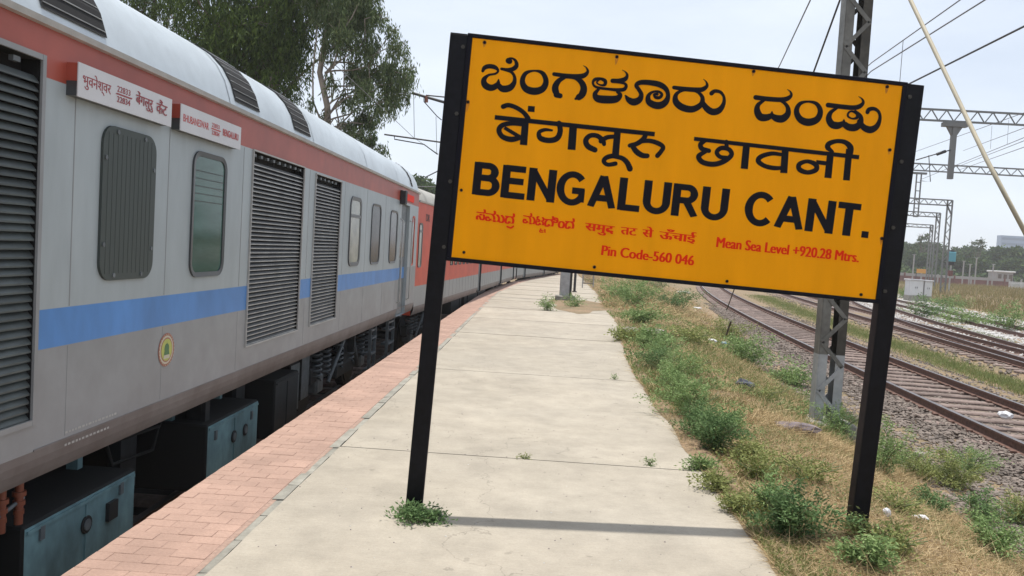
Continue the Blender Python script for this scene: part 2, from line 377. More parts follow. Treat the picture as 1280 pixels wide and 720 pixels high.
make_track(lambda y: float(trx(y)), -7, 80, -.85, '', 1, ymax_sl=60)

# stones on the track beds
def stones(name, n, fx, y0, y1, half, z, smin, smax, mt, inner=0., ypow=1.6):
    bm = bmesh.new(); bmesh.ops.create_icosphere(bm, subdivisions=1, radius=1); V = np.array([v.co[:] for v in bm.verts]); Fc = np.array([[v.index for v in f.verts] for f in bm.faces]); bm.free()
    y = y0+(y1-y0)*rng.random(n)**ypow; u = rng.uniform(-half, half, n)
    x = np.array([fx(t) for t in y])+u; zz = np.full(n, z) if not callable(z) else z(x, y)
    s = rng.uniform(smin, smax, n)
    P = V[None]*(1+rng.uniform(-.3, .3, (n, len(V), 1)))*s[:, None, None]*np.stack([rng.uniform(.7, 1.3, n), rng.uniform(.7, 1.3, n), rng.uniform(.45, .85, n)], 1)[:, None, :]
    P = P+np.stack([x, y, zz], 1)[:, None, :]
    T = P[:, Fc].reshape(-1, 3, 3)
    return quads(name, T, rng.random(len(T)), mt, kind='stuff')
stones('ballast', 15000, lambda y: tcx(y), 7, 45, 2.1, -.745, .016, .036, 'stone_brown')
stones('ballast', 9000, lambda y: tcx(y)-2.2, 6, 30, .9, lambda x, y: gz(x, y)+.005, .014, .04, 'stone_brown')
stones('ballast', 13000, lambda y: t3x(y), 22, 90, 4.1, -.71, .03, .065, 'stone_pale', ypow=1.3)
stones('ballast', 4000, lambda y: t2x(y)+.6, 14, 70, 2.6, -.735, .03, .06, 'stone_brown', ypow=1.3)

stones('ballast', 9000, lambda y: tcx(y)-1.35, 7, 40, .55, -.70, .014, .034, 'stone_brown')
# ------------------------------------------------------------------ platform
plat = bpy.data.objects.new('platform', None); COL.objects.link(plat); plat['kind'] = 'structure'
def pedge(Y): return -2.13+.0029*max(Y-25, 0)**2
def pjoint(Y): return pedge(Y)+.55-.12*min(max((Y-10)/20, 0), 1)
# core of the platform, down to the track
b = MB(); ys = list(np.arange(-4, 96, 2.0)); n = 4; vs = []
for y in ys:
    vs += [(pedge(y)+.04, y, -.055), (pedge(y)+.04, y, -1.2), (float(edge_x(min(y, 60)))-.12+(.0029*max(y-60, 0)**2), y, -1.2), (float(edge_x(min(y, 60)))-.12+(.0029*max(y-60, 0)**2), y, -.055)]
b.add(vs, [(j*4+k, j*4+(k+1) % 4, (j+1)*4+(k+1) % 4, (j+1)*4+k) for j in range(len(ys)-1) for k in range(4)])
b.build('platform_core', 'concrete_joint', plat)
b = MB(); b.add([(pedge(y)+u, y, z_) for y in ys for u, z_ in ((.035, -.004), (.58, -.004))], [(2*j, 2*j+1, 2*j+3, 2*j+2) for j in range(len(ys)-1)]); b.build('brick_bed', 'brick_joint', plat)
# concrete slabs, each with its own outline and wavering outer edge
joints = [-3.0, 1.75, 6.13, 10.34, 14.95, 18.3, 21.7, 25.1, 28.7, 32.3, 36.1, 40, 44, 48, 52, 56, 60, 64, 70, 76, 84, 94]
for j in range(len(joints)-1):
    gp_ = .010+.0021*max(joints[j]-5, 0); y0, y1 = joints[j]+gp_, joints[j+1]-gp_; rs = random.Random(j); m = max(3, int((y1-y0)/.3)); bm = bmesh.new()
    L_, R_ = [], []
    bulge = rs.uniform(.0, .06)
    for k in range(m+1):
        t = k/m; y = y0+(y1-y0)*t
        jit = rs.uniform(-.004, .004) if 0 < k < m else 0
        ex = float(edge_x(min(y, 60)))+(.0029*max(y-60, 0)**2 if y > 60 else 0)
        L_.append((pjoint(y)+.075+rs.uniform(0, .008), y+jit)); R_.append((ex+bulge*math.sin(math.pi*t)+rs.uniform(-.025, .025)-(.05 if k in (0, m) else 0), y+jit))
    tilt = rs.uniform(-.004, .004)
    top = [bm.verts.new((x, y, tilt*(y-y0)/4)) for x, y in L_+R_[::-1]]
    f = bm.faces.new(top)
    if f.normal.z < 0: f.normal_flip()
    e = bmesh.ops.extrude_face_region(bm, geom=[f])
    bmesh.ops.translate(bm, verts=[g for g in e['geom'] if isinstance(g, bmesh.types.BMVert)], vec=(0, 0, -.05))
    bm.normal_update(); bmesh.ops.recalc_face_normals(bm, faces=bm.faces[:])
    me = bpy.data.meshes.new('concrete_slab'); bm.to_mesh(me); bm.free(); me.materials.append(M['concrete']); link('concrete_slab', me, plat)
# small broken kerb blocks between slabs and bricks
y = 1.8; q = random.Random(5)
while y < 30:
    l = q.uniform(.22, .5); xx = pjoint(y+l/2)
    bb = MB(); h = q.uniform(-.008, .002)
    a, c = q.uniform(-.006, .006), q.uniform(-.006, .006)
    t = (pjoint(y+l)-pjoint(y)) 
    bb.add([(xx+.002+a*.4, y, h), (xx+.0725+c*.3, y+.004, h), (xx+.0725+a*.3+t, y+l-.007, h+.003), (xx+.004+c+t, y+l-.016, h), (xx+.006+a, y, -.06), (xx+.068+c, y, -.06), (xx+.068+a+t, y+l-.012, -.06), (xx+.008+c+t, y+l-.016, -.06)],
           [(0, 1, 2, 3), (0, 4, 5, 1), (1, 5, 6, 2), (2, 6, 7, 3), (3, 7, 4, 0)])
    bb.build('kerb_block', 'kerb_concrete', plat); y += l
# pink brick paving along the edge
bw, bl = .178, .098
bk = MB(); bk.bbox((-bw/2+.0014, -bl/2+.0014, -.05), (bw/2-.0014, bl/2-.0014, 0), .0022)
rest = MB(); bmh = None; cnt = 0; row = 0; y = 2.6
while y < 62:
    xe = pedge(y); dx = (pedge(y+.5)-pedge(y-.5)); a = math.atan2(-dx, 1)
    wdt = pjoint(y)-xe-.004
    bond = [1, 1, 1] if row % 2 else [.5, 1, 1, .5]; cum = 0
    for fr_ in bond:
        sw = wdt/3*fr_; x = xe+wdt/3*cum+sw/2; cum += fr_
        z = q.uniform(-.002, .001)
        if cnt < 297:
            if bmh is None: o = bk.build('brick', 'brick', plat); bmh = o.data
            else: o = link('brick', bmh, plat)
            o.location = (x, y, z); o.scale.x = sw/bw; o.rotation_euler = (q.uniform(-.003, .003), q.uniform(-.004, .004), a+q.uniform(-.006, .006)); cnt += 1
        else:
            hx, hy = sw/2-.002, bl/2-.0022; ca, sa = math.cos(a), math.sin(a)
            c = [(-hx, -hy), (hx, -hy), (hx, hy), (-hx, hy)]
            c = [(x+u*ca-v*sa, y+u*sa+v*ca) for u, v in c]
            rest.add([(u, v, z) for u, v in c]+[(u, v, -.045) for u, v in c], [(0, 1, 2, 3), (0, 4, 5, 1), (1, 5, 6, 2), (3, 2, 6, 7), (0, 3, 7, 4)])
    y += bl; row += 1
rest.build('brick_paving', 'brick', plat, 'stuff')
# dirt lying over the ragged slab edge and the unpaved patch round the far pillar
b = MB(); ys = np.arange(1, 60, .25); K = 6; vs = []
for y in ys:
    e = float(edge_x(y))
    lap = .03+.06*abs(wob(y*2.1, 3))+.04*abs(wob(y*6, 1))
    for k in range(K):
        t = k/(K-1); x = e-lap+(lap+.25)*t
        vs.append((x, y, .002+.022*math.sin(math.pi*min(t*1.5, 1))-(.06*(t-.66)/.34 if t > .66 else 0)))
b.add(vs, [(j*K+k, j*K+k+1, (j+1)*K+k+1, (j+1)*K+k) for j in range(len(ys)-1) for k in range(K-1)], 0, True)
b.build('dirt_verge', 'soil', kind='structure')
b = MB(); K = 22; vs = [(1.2, 25, .05)]
for k in range(K):
    a = 2*math.pi*k/K; r = 1+.18*math.sin(3*a+1)+.1*math.sin(7*a)
    vs.append((1.15+.95*r*math.cos(a), 24.9+3.1*r*math.sin(a), .004))
b.add(vs, [(0, 1+k, 1+(k+1) % K) for k in range(K)], 0, True); b.build('dirt_patch', 'soil', kind='structure')

#@@PART2
# ------------------------------------------------------------------ train
SIDE = 1.6
ROOF = [(0, 3.45), (.015, 3.52), (.06, 3.66), (.13, 3.78), (.23, 3.88), (.36, 3.955), (.55, 4.02), (.85, 4.08), (1.25, 4.115), (1.6, 4.12)]
def wall(mb, y0, y1, holes, zones, extra=()):
    """side wall with openings; zones = [(z0,z1,mat or fn(y))] in coach coordinates"""
    yb = sorted(set([y0, y1]+[h[0] for h in holes]+[h[1] for h in holes]+list(extra)))
    zb = sorted(set([z for z0, z1, _ in zones for z in (z0, z1)]+[h[2] for h in holes]+[h[3] for h in holes]))
    def xs(z): return SIDE-.05*max(0, (1.30-z)/.18)**2
    zz = []
    for a, b in zip(zb[:-1], zb[1:]):
        k = 3 if b <= 1.31 else 1
        zz += [a+(b-a)*i/k for i in range(k)]
    zz.append(zb[-1])
    for ya, yc in zip(yb[:-1], yb[1:]):
        for za, zc in zip(zz[:-1], zz[1:]):
            ym, zm = (ya+yc)/2, (za+zc)/2
            if any(h[0] < ym < h[1] and h[2] < zm < h[3] for h in holes): continue
            m = [q for z0, z1, q in zones if z0 <= zm <= z1][0]
            if callable(m): m = m(ym)
            mb.add([(xs(za), ya, za), (xs(za), yc, za), (xs(zc), yc, zc), (xs(zc), ya, zc)], [(0, 1, 2, 3)], m)
def recess(mb, y0, y1, z0, z1, d=.09, mi=0, back=None):
    x = SIDE; v = [(x, y0, z0), (x, y1, z0), (x, y1, z1), (x, y0, z1), (x-d, y0, z0), (x-d, y1, z0), (x-d, y1, z1), (x-d, y0, z1)]
    mb.add(v, [(0, 4, 5, 1), (1, 5, 6, 2), (2, 6, 7, 3), (3, 7, 4, 0)], mi); mb.add(v[4:], [(0, 3, 2, 1)], mi if back is None else back)
def rrect(cy, cz, w, h, r, n=6):
    o = []
    for (sy, sz, a0) in ((1, 1, 0), (-1, 1, 90), (-1, -1, 180), (1, -1, 270)):
        for k in range(n+1):
            a = R(a0+90*k/n); o.append((cy+sy*(w/2-r)+r*math.cos(a), cz+sz*(h/2-r)+r*math.sin(a)))
    return o
def window(par, cy, cz, w, h, r, glass, fr='window_frame', bar=None, fw=.035, name='window'):
    mb = MB(); o, i = rrect(cy, cz, w, h, r), rrect(cy, cz, w-2*fw, h-2*fw, max(r-fw, .01)); n = len(o); x0, x1 = SIDE-.002, SIDE+.014
    vs = [(x0, a, b) for a, b in o]+[(x1, a, b) for a, b in o]+[(x1-.004, a, b) for a, b in i]+[(x0, a, b) for a, b in i]
    fs = [(q*n+k, q*n+(k+1) % n, (q+1)*n+(k+1) % n, (q+1)*n+k) for q in range(3) for k in range(n)]
    mb.add(vs, fs, 0)
    if bar: mb.box((x0, cy-w/2+fw, bar-.02), (x1-.002, cy+w/2-fw, bar+.02))
    f = mb.build(name, fr, par)
    g = MB(); i2 = rrect(cy, cz, w-2*fw+.004, h-2*fw+.004, max(r-fw, .01)); g.add([(SIDE+.003, a, b) for a, b in i2], [tuple(range(n))]); g.build('pane', glass, f)
    return f
slat_cache = {}
def louvre(par, y0, y1, z0, z1, n, mt, name='louvre_panel', frame='gutter_pale', fw=.03, top=.08):
    b = MB()
    x0, x1 = SIDE-.004, SIDE+.014
    b.box((x0, y0-fw, z0-fw), (x1, y0, z1+fw)); b.box((x0, y1, z0-fw), (x1, y1+fw, z1+fw))
    b.box((x0, y0, z0-fw), (x1-.001, y1, z0)); b.box((x0, y0, z1), (x1-.001, y1, z1+fw))
    # small hinges / catches along the top
    k = int((y1-y0)/.16)
    for i in range(k): b.box((SIDE-.03, y0+.05+i*.16, z1-.045), (SIDE-.005, y0+.10+i*.16, z1-.02), 1)
    p = b.build(name, [frame, 'undergear_grey'], par)
    me = None; pitch = (z1-top-z0)/n
    for i in range(n):
        z = z0+pitch*(i+.5)
        if me is None:
            s = MB(); h = (y1-y0)/2-.002; a = R(50); sw_ = .043 if mt == 'slat_dark' else .027; dx, dz = sw_*math.cos(a), sw_*math.sin(a)
            s.add([(.0, -h, -dz/2), (.0, h, -dz/2), (-dx, h, dz/2), (-dx, -h, dz/2), (.0, -h, -dz/2-.009), (.0, h, -dz/2-.009), (-dx, h, dz/2-.005), (-dx, -h, dz/2-.005)],
                  [(0, 1, 2, 3), (4, 7, 6, 5), (0, 4, 5, 1), (1, 5, 6, 2), (3, 2, 6, 7), (0, 3, 7, 4)]); s.mi[2] = 1  # front edge takes the second colour, painted as the lit lip
            o = s.build('slat', [mt, 'slat_lip' if mt == 'slat_shaded' else 'slat_dark'], p); me = o.data
        else: o = link('slat', me, p)
        o.location = (SIDE-.004, (y0+y1)/2, z); o.rotation_euler = (random.uniform(-.0012, .0012), random.uniform(-.03, .03), 0)
    return p
def roof_prof(off=0., a=0, b=None):
    pts = ROOF[a:b]; return [(SIDE-u+off*.8, z+off) for u, z in pts]
def shell(par, L, mt, roofm, kz=1):
    r = MB(); prof = [(x, 3.45+(z-3.45)*kz) for x, z in roof_prof()]; full = prof+[(-x, z) for x, z in prof[::-1][1:]]
    n = len(full); ys = [0, .06]+list(np.arange(1, L-.5, 1.0))+[L-.06, L]
    vs = []
    for y in ys:
        s = .985 if y in (0, L) else 1
        vs += [(x*s, y, 3.45+(z-3.45)*s) for x, z in full]
    r.add(vs, [(j*n+k, (j+1)*n+k, (j+1)*n+k+1, j*n+k+1) for j in range(len(ys)-1) for k in range(n-1)], 0, True)
    r.add(vs[:n], [tuple(range(n))]); r.add(vs[-n:], [tuple(range(n))[::-1]])
    return r.build('roof', roofm, par)
Y0 = -4.85; ZR = -.85
pc = empty('power_car', (-4.15, Y0, ZR), 'silver grey power car with blue stripe and black louvres, nearest coach of the train', 'train coach', 'coaches of the train')
W = lambda y: y-Y0
Zc = lambda z: z-ZR
LC = W(15.85)
holes = [(W(1.75), W(3.915), Zc(.61), Zc(2.415)), (W(6.82), W(8.27), Zc(.64), Zc(2.33)), (W(8.71), W(9.80), Zc(.64), Zc(2.31)), (W(14.02), W(14.86), Zc(.30), Zc(2.30))]
b = MB()
bl_ = lambda y: 2 if (W(4.01) < y < W(14.86)) else 1
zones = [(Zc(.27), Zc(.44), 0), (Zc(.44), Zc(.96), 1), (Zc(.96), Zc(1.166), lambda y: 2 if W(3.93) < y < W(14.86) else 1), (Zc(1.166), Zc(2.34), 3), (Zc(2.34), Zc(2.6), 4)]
wall(b, 0, LC, holes, zones, (W(3.93),))
b.box((-SIDE, 0, 1.12), (-SIDE+.02, LC, 3.45), 3); b.box((-SIDE, 0, 1.12), (SIDE-.06, .02, 3.45), 3); b.box((-SIDE, LC-.02, 1.12), (SIDE-.06, LC, 3.45), 3)
b.add([(SIDE, 0, 1.3), (SIDE, 0, 3.45), (SIDE-.07, 0, 3.45), (SIDE-.07, 0, 1.3)], [(0, 1, 2, 3)], 3); b.add([(SIDE, LC, 1.3), (SIDE, LC, 3.45), (SIDE-.07, LC, 3.45), (SIDE-.07, LC, 1.3)], [(0, 3, 2, 1)], 3)
for h in holes[:3]: recess(b, *h, d=.10, mi=5)
recess(b, *holes[3], d=.07, mi=3, back=3)
b.box((-SIDE+.1, .1, 1.10), (SIDE-.1, LC-.1, 1.16), 5)
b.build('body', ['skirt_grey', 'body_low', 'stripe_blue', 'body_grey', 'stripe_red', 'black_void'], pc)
rf = shell(pc, LC, 'body_grey', 'roof_silver')
b = MB(); b.extrude([(SIDE-.01, 3.435), (SIDE+.03, 3.44), (SIDE+.038, 3.47), (SIDE+.005, 3.475)], (0, LC)); b.build('gutter', 'gutter_pale', pc)
# panel seams: slim raised battens
louvre(pc, *(W(1.75), W(3.915), Zc(.61), Zc(2.415)), 40, 'slat_dark', fw=.028, top=.07, frame='body_low')
louvre(pc, *(W(6.82), W(8.27), Zc(.64), Zc(2.33)), 42, 'slat_shaded', fw=.012)
louvre(pc, *(W(8.71), W(9.80), Zc(.64), Zc(2.31)), 42, 'slat_shaded', fw=.012)
for y in (4.22, 5.30, 6.62, 8.50, 10.02, 11.28, 12.62, 13.74):
    for z0_, z1_ in ((.46, .955), (1.17, 2.33)):
        v = MB(); v.box((SIDE, W(y)-.004, Zc(z0_)), (SIDE+.0015, W(y)+.004, Zc(z1_))); v.build('weld_seam', 'body_low', pc)
v = MB(); v.box((SIDE, W(3.95), Zc(.437)), (SIDE+.005, LC-.3, Zc(.447))); v.build('skirt_seam', 'skirt_grey', pc)
# roof grilles
for (a, c, i1) in ((3.93, 4.52, 7), (6.42, 6.97, 7), (7.95, 8.50, 7), (1.2, 1.75, 7), (14.95, 15.1, 6)):
    v = MB(); pr = roof_prof(.008, 1, i1); n = len(pr)
    v.add([(x, W(a), z) for x, z in pr]+[(x, W(c), z) for x, z in pr], [(k, k+1, n+k+1, n+k) for k in range(n-1)])
    g = v.build('roof_grille', 'black_void', rf)
    # slats run along the coach, stacked up the curve of the roof
    S = [0]; 
    for k in range(n-1): S.append(S[-1]+math.dist(pr[k], pr[k+1]))
    m = 11
    for k in range(m):
        s = S[-1]*(k+.5)/m; j = max(i for i in range(n-1) if S[i] <= s); t = (s-S[j])/(S[j+1]-S[j])
        x = pr[j][0]+(pr[j+1][0]-pr[j][0])*t; z = pr[j][1]+(pr[j+1][1]-pr[j][1])*t
        if k == 0:
            s_ = MB(); s_.box((-.004, W(a)+.01, -.010), (.006, W(c)-.01, -.005))
            o = s_.build('slat', 'slat_lip', rf); me0 = o.data
        else: o = link('slat', me0, rf)
        o.location = (x, 0, z+.006)
# thin weld lines over the roof
for y in (6.3, 8.6, 11.2, 13.6):
    v = MB(); pr = roof_prof(.004); n = len(pr)
    v.add([(x, W(y), z) for x, z in pr]+[(x, W(y+.025), z) for x, z in pr], [(k, k+1, n+k+1, n+k) for k in range(n-1)], 0, True); v.build('roof_seam', 'roof_silver', rf)
# shuttered window
b = MB(); o = rrect(W(4.785), Zc(1.745), .62, .90, .11); n = len(o)
b.add([(SIDE, a, c) for a, c in o]+[(SIDE+.016, a, c) for a, c in o], [(k, (k+1) % n, n+(k+1) % n, n+k) for k in range(n)]); b.add([(SIDE+.016, a, c) for a, c in o], [tuple(range(n))])
for k in range(11): yy = W(4.785)-.25+k*.05; b.box((SIDE+.014, yy-.007, Zc(1.745)-.41), (SIDE+.0175, yy+.007, Zc(1.745)+.41))
sh = b.build('window_shutter', 'shutter', pc)
cb = MB(); cb.tube([(0, 0, 0), (.014, 0, 0)], .014, 8); me0 = None
for (a, c) in ((-.16, .42), (.16, .42), (-.28, .26), (.28, .24), (-.28, -.24), (.28, -.26), (-.16, -.42), (.16, -.42)):
    o = cb.build('bolt', 'undergear_grey', sh) if me0 is None else link('bolt', me0, sh); me0 = o.data; o.location = (SIDE+.008, W(4.785)+a, Zc(1.745)+c)
window(pc, W(5.955), Zc(1.735), .60, .92, .11, 'glass_green', fw=.035)
window(pc, W(10.62), Zc(1.725), .62, .92, .13, 'glass_pale', bar=Zc(1.93), fw=.05)
window(pc, W(11.93), Zc(1.715), .64, .90, .13, 'glass_dark', fw=.03)
window(pc, W(13.33), Zc(1.70), .62, .88, .13, 'glass_dark', fw=.03)
window(pc, W(15.33), Zc(1.66), .24, .95, .08, 'glass_dark', fw=.03, fr='coach_red')
b = MB(); 
for k in range(5): b.box((SIDE+.0035, W(5.955)-.255, Zc(1.83)+k*.055), (SIDE+.005, W(5.955)+.255, Zc(1.83)+k*.055+.006))
b.build('reflection_bands', 'shutter', pc)  # thin bars draw the horizontal bands of the reflection on the pane
# entrance door, handrails, destination light
b = MB(); x = SIDE-.05
b.box((x-.03, W(14.05), Zc(.31)), (x, W(14.83), Zc(.96)), 0); b.box((x-.03, W(14.05), Zc(.96)), (x, W(14.83), Zc(1.166)), 1); b.box((x-.03, W(14.05), Zc(1.166)), (x, W(14.83), Zc(2.28)), 0)
dr = b.build('door', ['undergear_grey', 'stripe_blue'], pc)
b = MB(); b.box((x, W(14.22), Zc(1.35)), (x+.012, W(14.66), Zc(2.0))); b.build('pane', 'glass_dark', dr)
b = MB(); b.tube([(x+.02, W(14.15), Zc(.95)), (x+.05, W(14.15), Zc(.98)), (x+.05, W(14.15), Zc(1.3)), (x+.02, W(14.15), Zc(1.33))], .012, 6); b.build('handle', 'gutter_pale', dr)
for yy in (13.95, 14.93):
    b = MB(); b.tube([(SIDE, W(yy), Zc(.55)), (SIDE+.05, W(yy), Zc(.58)), (SIDE+.05, W(yy), Zc(2.0)), (SIDE, W(yy), Zc(2.03))], .014, 6); b.build('handrail', 'gutter_pale', pc)
b = MB(); b.bbox((SIDE, W(13.78), Zc(2.28)), (SIDE+.10, W(13.96), Zc(2.52)), .01); b.build('door_lamp', 'rubber', pc)
b = MB(); b.box((SIDE, W(14.2), Zc(2.38)), (SIDE+.012, W(15.2), Zc(2.50))); b.build('door_sign', 'sign_red', pc)

# lettering helpers ------------------------------------------------
def text_geo(body, bold=0.0, sx=1.0):
    c = bpy.data.curves.new('t', 'FONT'); c.body = body; c.resolution_u = 4
    o = bpy.data.objects.new('t', c); COL.objects.link(o)
    dg = bpy.context.evaluated_depsgraph_get(); me = bpy.data.meshes.new_from_object(o.evaluated_get(dg))
    v = np.array([q.co[:2] for q in me.vertices]); f = [tuple(p.vertices) for p in me.polygons]
    bpy.data.objects.remove(o); bpy.data.curves.remove(c); bpy.data.meshes.remove(me)
    vs = []; fs = []; n = len(v)
    for i, d in enumerate((0,) if not bold else (-bold, 0, bold)):
        vs.append(np.column_stack([v[:, 0]+d, v[:, 1], np.full(n, i)])); fs += [tuple(k+i*n for k in q) for q in f]
    return np.concatenate(vs), fs
def catmull(pts, closed=False, k=7):
    P = np.array(pts, float); n = len(P); out = []
    for i in range(n if closed else n-1):
        g = lambda j: P[j % n] if closed else P[min(max(j, 0), n-1)]
        p0, p1, p2, p3 = g(i-1), g(i), g(i+1), g(i+2)
        for s in range(k):
            t = s/k; out.append(.5*((2*p1)+(-p0+p2)*t+(2*p0-5*p1+4*p2-p3)*t*t+(-p0+3*p1-3*p2+p3)*t**3))
    if not closed: out.append(P[-1])
    return np.array(out)
def ribbon2d(pts, closed=False, smooth=True, caps='round'):
    """list of (x,y,width) -> verts(2d), faces"""
    P = catmull(pts, closed) if smooth and len(pts) > 2 else np.array(pts, float)
    n = len(P); xy = P[:, :2]; w = np.maximum(P[:, 2], .001)/2
    if closed: d = np.roll(xy, -1, 0)-np.roll(xy, 1, 0)
    else: d = np.gradient(xy, axis=0)
    d = d/np.maximum(np.linalg.norm(d, axis=1, keepdims=True), 1e-9); nn = np.column_stack([-d[:, 1], d[:, 0]])
    a, b = xy+nn*w[:, None], xy-nn*w[:, None]; vs = [tuple(v) for v in np.concatenate([a, b])]
    fs = [(i, (i+1) % n, n+(i+1) % n, n+i) for i in range(n if closed else n-1)]
    parts = [(vs, fs)]
    if not closed and caps == 'round':
        for (c, r) in ((xy[0], w[0]), (xy[-1], w[-1])):
            m = 12; parts.append(([(c[0]+r*math.cos(2*math.pi*k/m), c[1]+r*math.sin(2*math.pi*k/m)) for k in range(m)], [tuple(range(m))]))
    return parts

# destination boards ---------------------------------------------
def dest_board(y0, y1, z0, z1, items, col, label):
    x0, x1 = SIDE-.002, SIDE+.06; b = MB(); zs_ = z0+(z1-z0)*.45
    b.box((x0, W(y0), Zc(zs_)+.0005), (x1, W(y1), Zc(z1)), 0); b.box((x0, W(y0)+.001, Zc(z0)), (x1-.0005, W(y1)-.001, Zc(zs_)), 2); b.box((x1, W(y0)-.004, Zc(z0)-.004), (x1+.006, W(y1)+.004, Zc(z1)+.004), 1)  # board sides red above, dark below: reflection of the body bands as colour
    bo = b.build('destination_board', ['stripe_red', 'board_white', 'window_frame'], pc, label=label)
    L = y1-y0; H = z1-z0; m = MB(); k = 0
    for (kind, u0, u1, v0, v1, s) in items:
        if kind == 'text':
            v, f = text_geo(s, .018); mn, mxx = v[:, :2].min(0), v[:, :2].max(0)
            Yv = W(y0)+L*(u0+(u1-u0)*(v[:, 0]-mn[0])/(mxx[0]-mn[0])); Zv = Zc(z0)+H*(v0+(v1-v0)*(v[:, 1]-mn[1])/(mxx[1]-mn[1]))
            m.add([(x1+.0066+.0002*(v[i, 2]+k), Yv[i], Zv[i]) for i in range(len(v))], f); k += 3
        else:
            for (a, c, d, e, wd) in s:
                for vs, fs in ribbon2d([(u0+(u1-u0)*a, (v0+(v1-v0)*c), wd), (u0+(u1-u0)*d, (v0+(v1-v0)*e), wd)], smooth=False, caps=''):
                    m.add([(x1+.0066+.0002*k, W(y0)+L*p, Zc(z0)+H*q_) for p, q_ in vs], fs); k += 1
    # slim arrows: drawn in metres
    m.build('lettering', col, bo); return bo
arrow = [(0, .5, 1, .5, .05), (.88, .62, 1, .5, .04), (.0, .5, .12, .38, .04)]
dest_board(4.13, 5.17, 2.285, 2.455, [('text', .035, .30, .26, .80, 'भुवनेश्वर'), ('text', .36, .50, .56, .76, '22833'), ('line', .355, .515, .42, .56, arrow), ('text', .36, .50, .22, .42, '22834'), ('text', .56, .76, .26, .84, 'बेंगलुरु'), ('text', .80, .94, .32, .84, 'कैंट')], 'print_maroon', 'white destination board with maroon Hindi lettering')
dest_board(5.31, 6.36, 2.285, 2.455, [('text', .03, .42, .36, .66, 'BHUBANESWAR'), ('text', .47, .60, .56, .74, '22833'), ('line', .465, .615, .42, .56, arrow), ('text', .47, .60, .24, .42, '22834'), ('text', .66, .95, .36, .66, 'BENGALURU')], 'print_red', 'white destination board with red English lettering')
# round emblem: a plain dome-shaped device inside a ring
b = MB()
def disc(mb, r, x, mi, cy=W(5.36), cz=Zc(.79), sy=1, sz=1, n=28): mb.add([(x, cy+r*sy*math.cos(2*math.pi*k/n), cz+r*sz*math.sin(2*math.pi*k/n)) for k in range(n)], [tuple(range(n))], mi)
disc(b, .115, SIDE+.003, 0); disc(b, .098, SIDE+.0036, 1); disc(b, .085, SIDE+.0042, 0); disc(b, .076, SIDE+.0048, 2)
disc(b, .034, SIDE+.0054, 3, cz=Zc(.80), sz=1.0); b.add([(SIDE+.006, W(5.36)+dy, Zc(.79)+dz) for dy, dz in ((-.04, -.035), (.04, -.035), (.03, .0), (-.03, 0))], [(0, 1, 2, 3)], 3)
b.add([(SIDE+.0062, W(5.36)+dy, Zc(.79)+dz) for dy, dz in ((-.045, -.06), (.045, -.06), (.04, -.035), (-.04, -.035))], [(0, 1, 2, 3)], 1)
b.add([(SIDE+.0062, W(5.36)+dy, Zc(.79)+dz) for dy, dz in ((-.005, .03), (.005, .03), (0, .062))], [(0, 1, 2)], 3)
for k in range(26):
    a = 2*math.pi*k/26; b.add([(SIDE+.0066, W(5.36)+.1065*math.cos(a)+dy, Zc(.79)+.1065*math.sin(a)+dz) for dy, dz in ((-.003, -.004), (.003, -.004), (.003, .004), (-.003, .004))], [(0, 1, 2, 3)], 1)
b.build('emblem', ['emblem_ring', 'emblem_cream', 'emblem_yellow', 'emblem_green'], pc)
# faint stencilled rows on the skirt (too worn to read)
b = MB()
for r_ in range(3):
    yy = 4.22
    while yy < 4.75-.05*r_:
        l = random.uniform(.012, .03); b.add([(SIDE+.002-.0012*r_, W(yy), Zc(.47-.035*r_)), (SIDE+.002-.0012*r_, W(yy+l), Zc(.47-.035*r_)), (SIDE+.002-.0012*r_, W(yy+l), Zc(.482-.035*r_)), (SIDE+.002-.0012*r_, W(yy), Zc(.482-.035*r_))], [(0, 1, 2, 3)]); yy += l+.012
b.build('worn_stencil', 'gutter_pale', pc)
# underframe equipment
def equip(y0, y1, z0, z1, mt, x=1.40, dep=1.1, name='equipment_box', lip=True):
    b = MB(); b.bbox((x-dep, W(y0), Zc(z0)), (x, W(y1), Zc(z1)), .015)
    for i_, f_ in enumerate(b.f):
        if all(b.v[k_][2] > Zc(z1)-.02 for k_ in f_) or all(b.v[k_][1] < W(y0)+.02 for k_ in f_): b.mi[i_] = 1  # top and near end painted black: shade under the coach put into colour
    if lip:
        b.box((x, W(y0)+.03, Zc(z1)-.05), (x+.012, W(y1)-.03, Zc(z1)-.03)); b.box((x, (W(y0)+W(y1))/2-.006, Zc(z0)+.04), (x+.008, (W(y0)+W(y1))/2+.006, Zc(z1)-.06))
        for yy in (W(y0)+.1, W(y1)-.1): b.box((x-.42, yy-.03, Zc(z1)), (x-.34, yy+.03, 1.2))
    return b.build(name, [mt, 'shade_black'], par_)
par_ = pc
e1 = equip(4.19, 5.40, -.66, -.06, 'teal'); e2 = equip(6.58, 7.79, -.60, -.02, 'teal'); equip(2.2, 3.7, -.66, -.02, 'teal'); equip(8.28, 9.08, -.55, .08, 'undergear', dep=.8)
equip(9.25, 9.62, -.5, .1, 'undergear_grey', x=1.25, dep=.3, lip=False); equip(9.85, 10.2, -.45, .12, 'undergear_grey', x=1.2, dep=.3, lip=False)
for e, ys_ in ((e1, ((4.80, 0), (5.08, 1))), (e2, ((7.17, 0), (7.45, 0)))):
    for yy, sq in ys_:
        b = MB()
        if sq: b.box((1.40, W(yy)-.055, Zc(-.31)), (1.425, W(yy)+.055, Zc(-.19)), 0)
        else:
            b.tube([(1.40, W(yy), Zc(-.25)), (1.41, W(yy), Zc(-.25))], .056, 16); b.tube([(1.41, W(yy), Zc(-.25)), (1.416, W(yy), Zc(-.25))], .036, 12, mi=1)
        b.build('gauge', ['rubber', 'undergear_grey'], e)
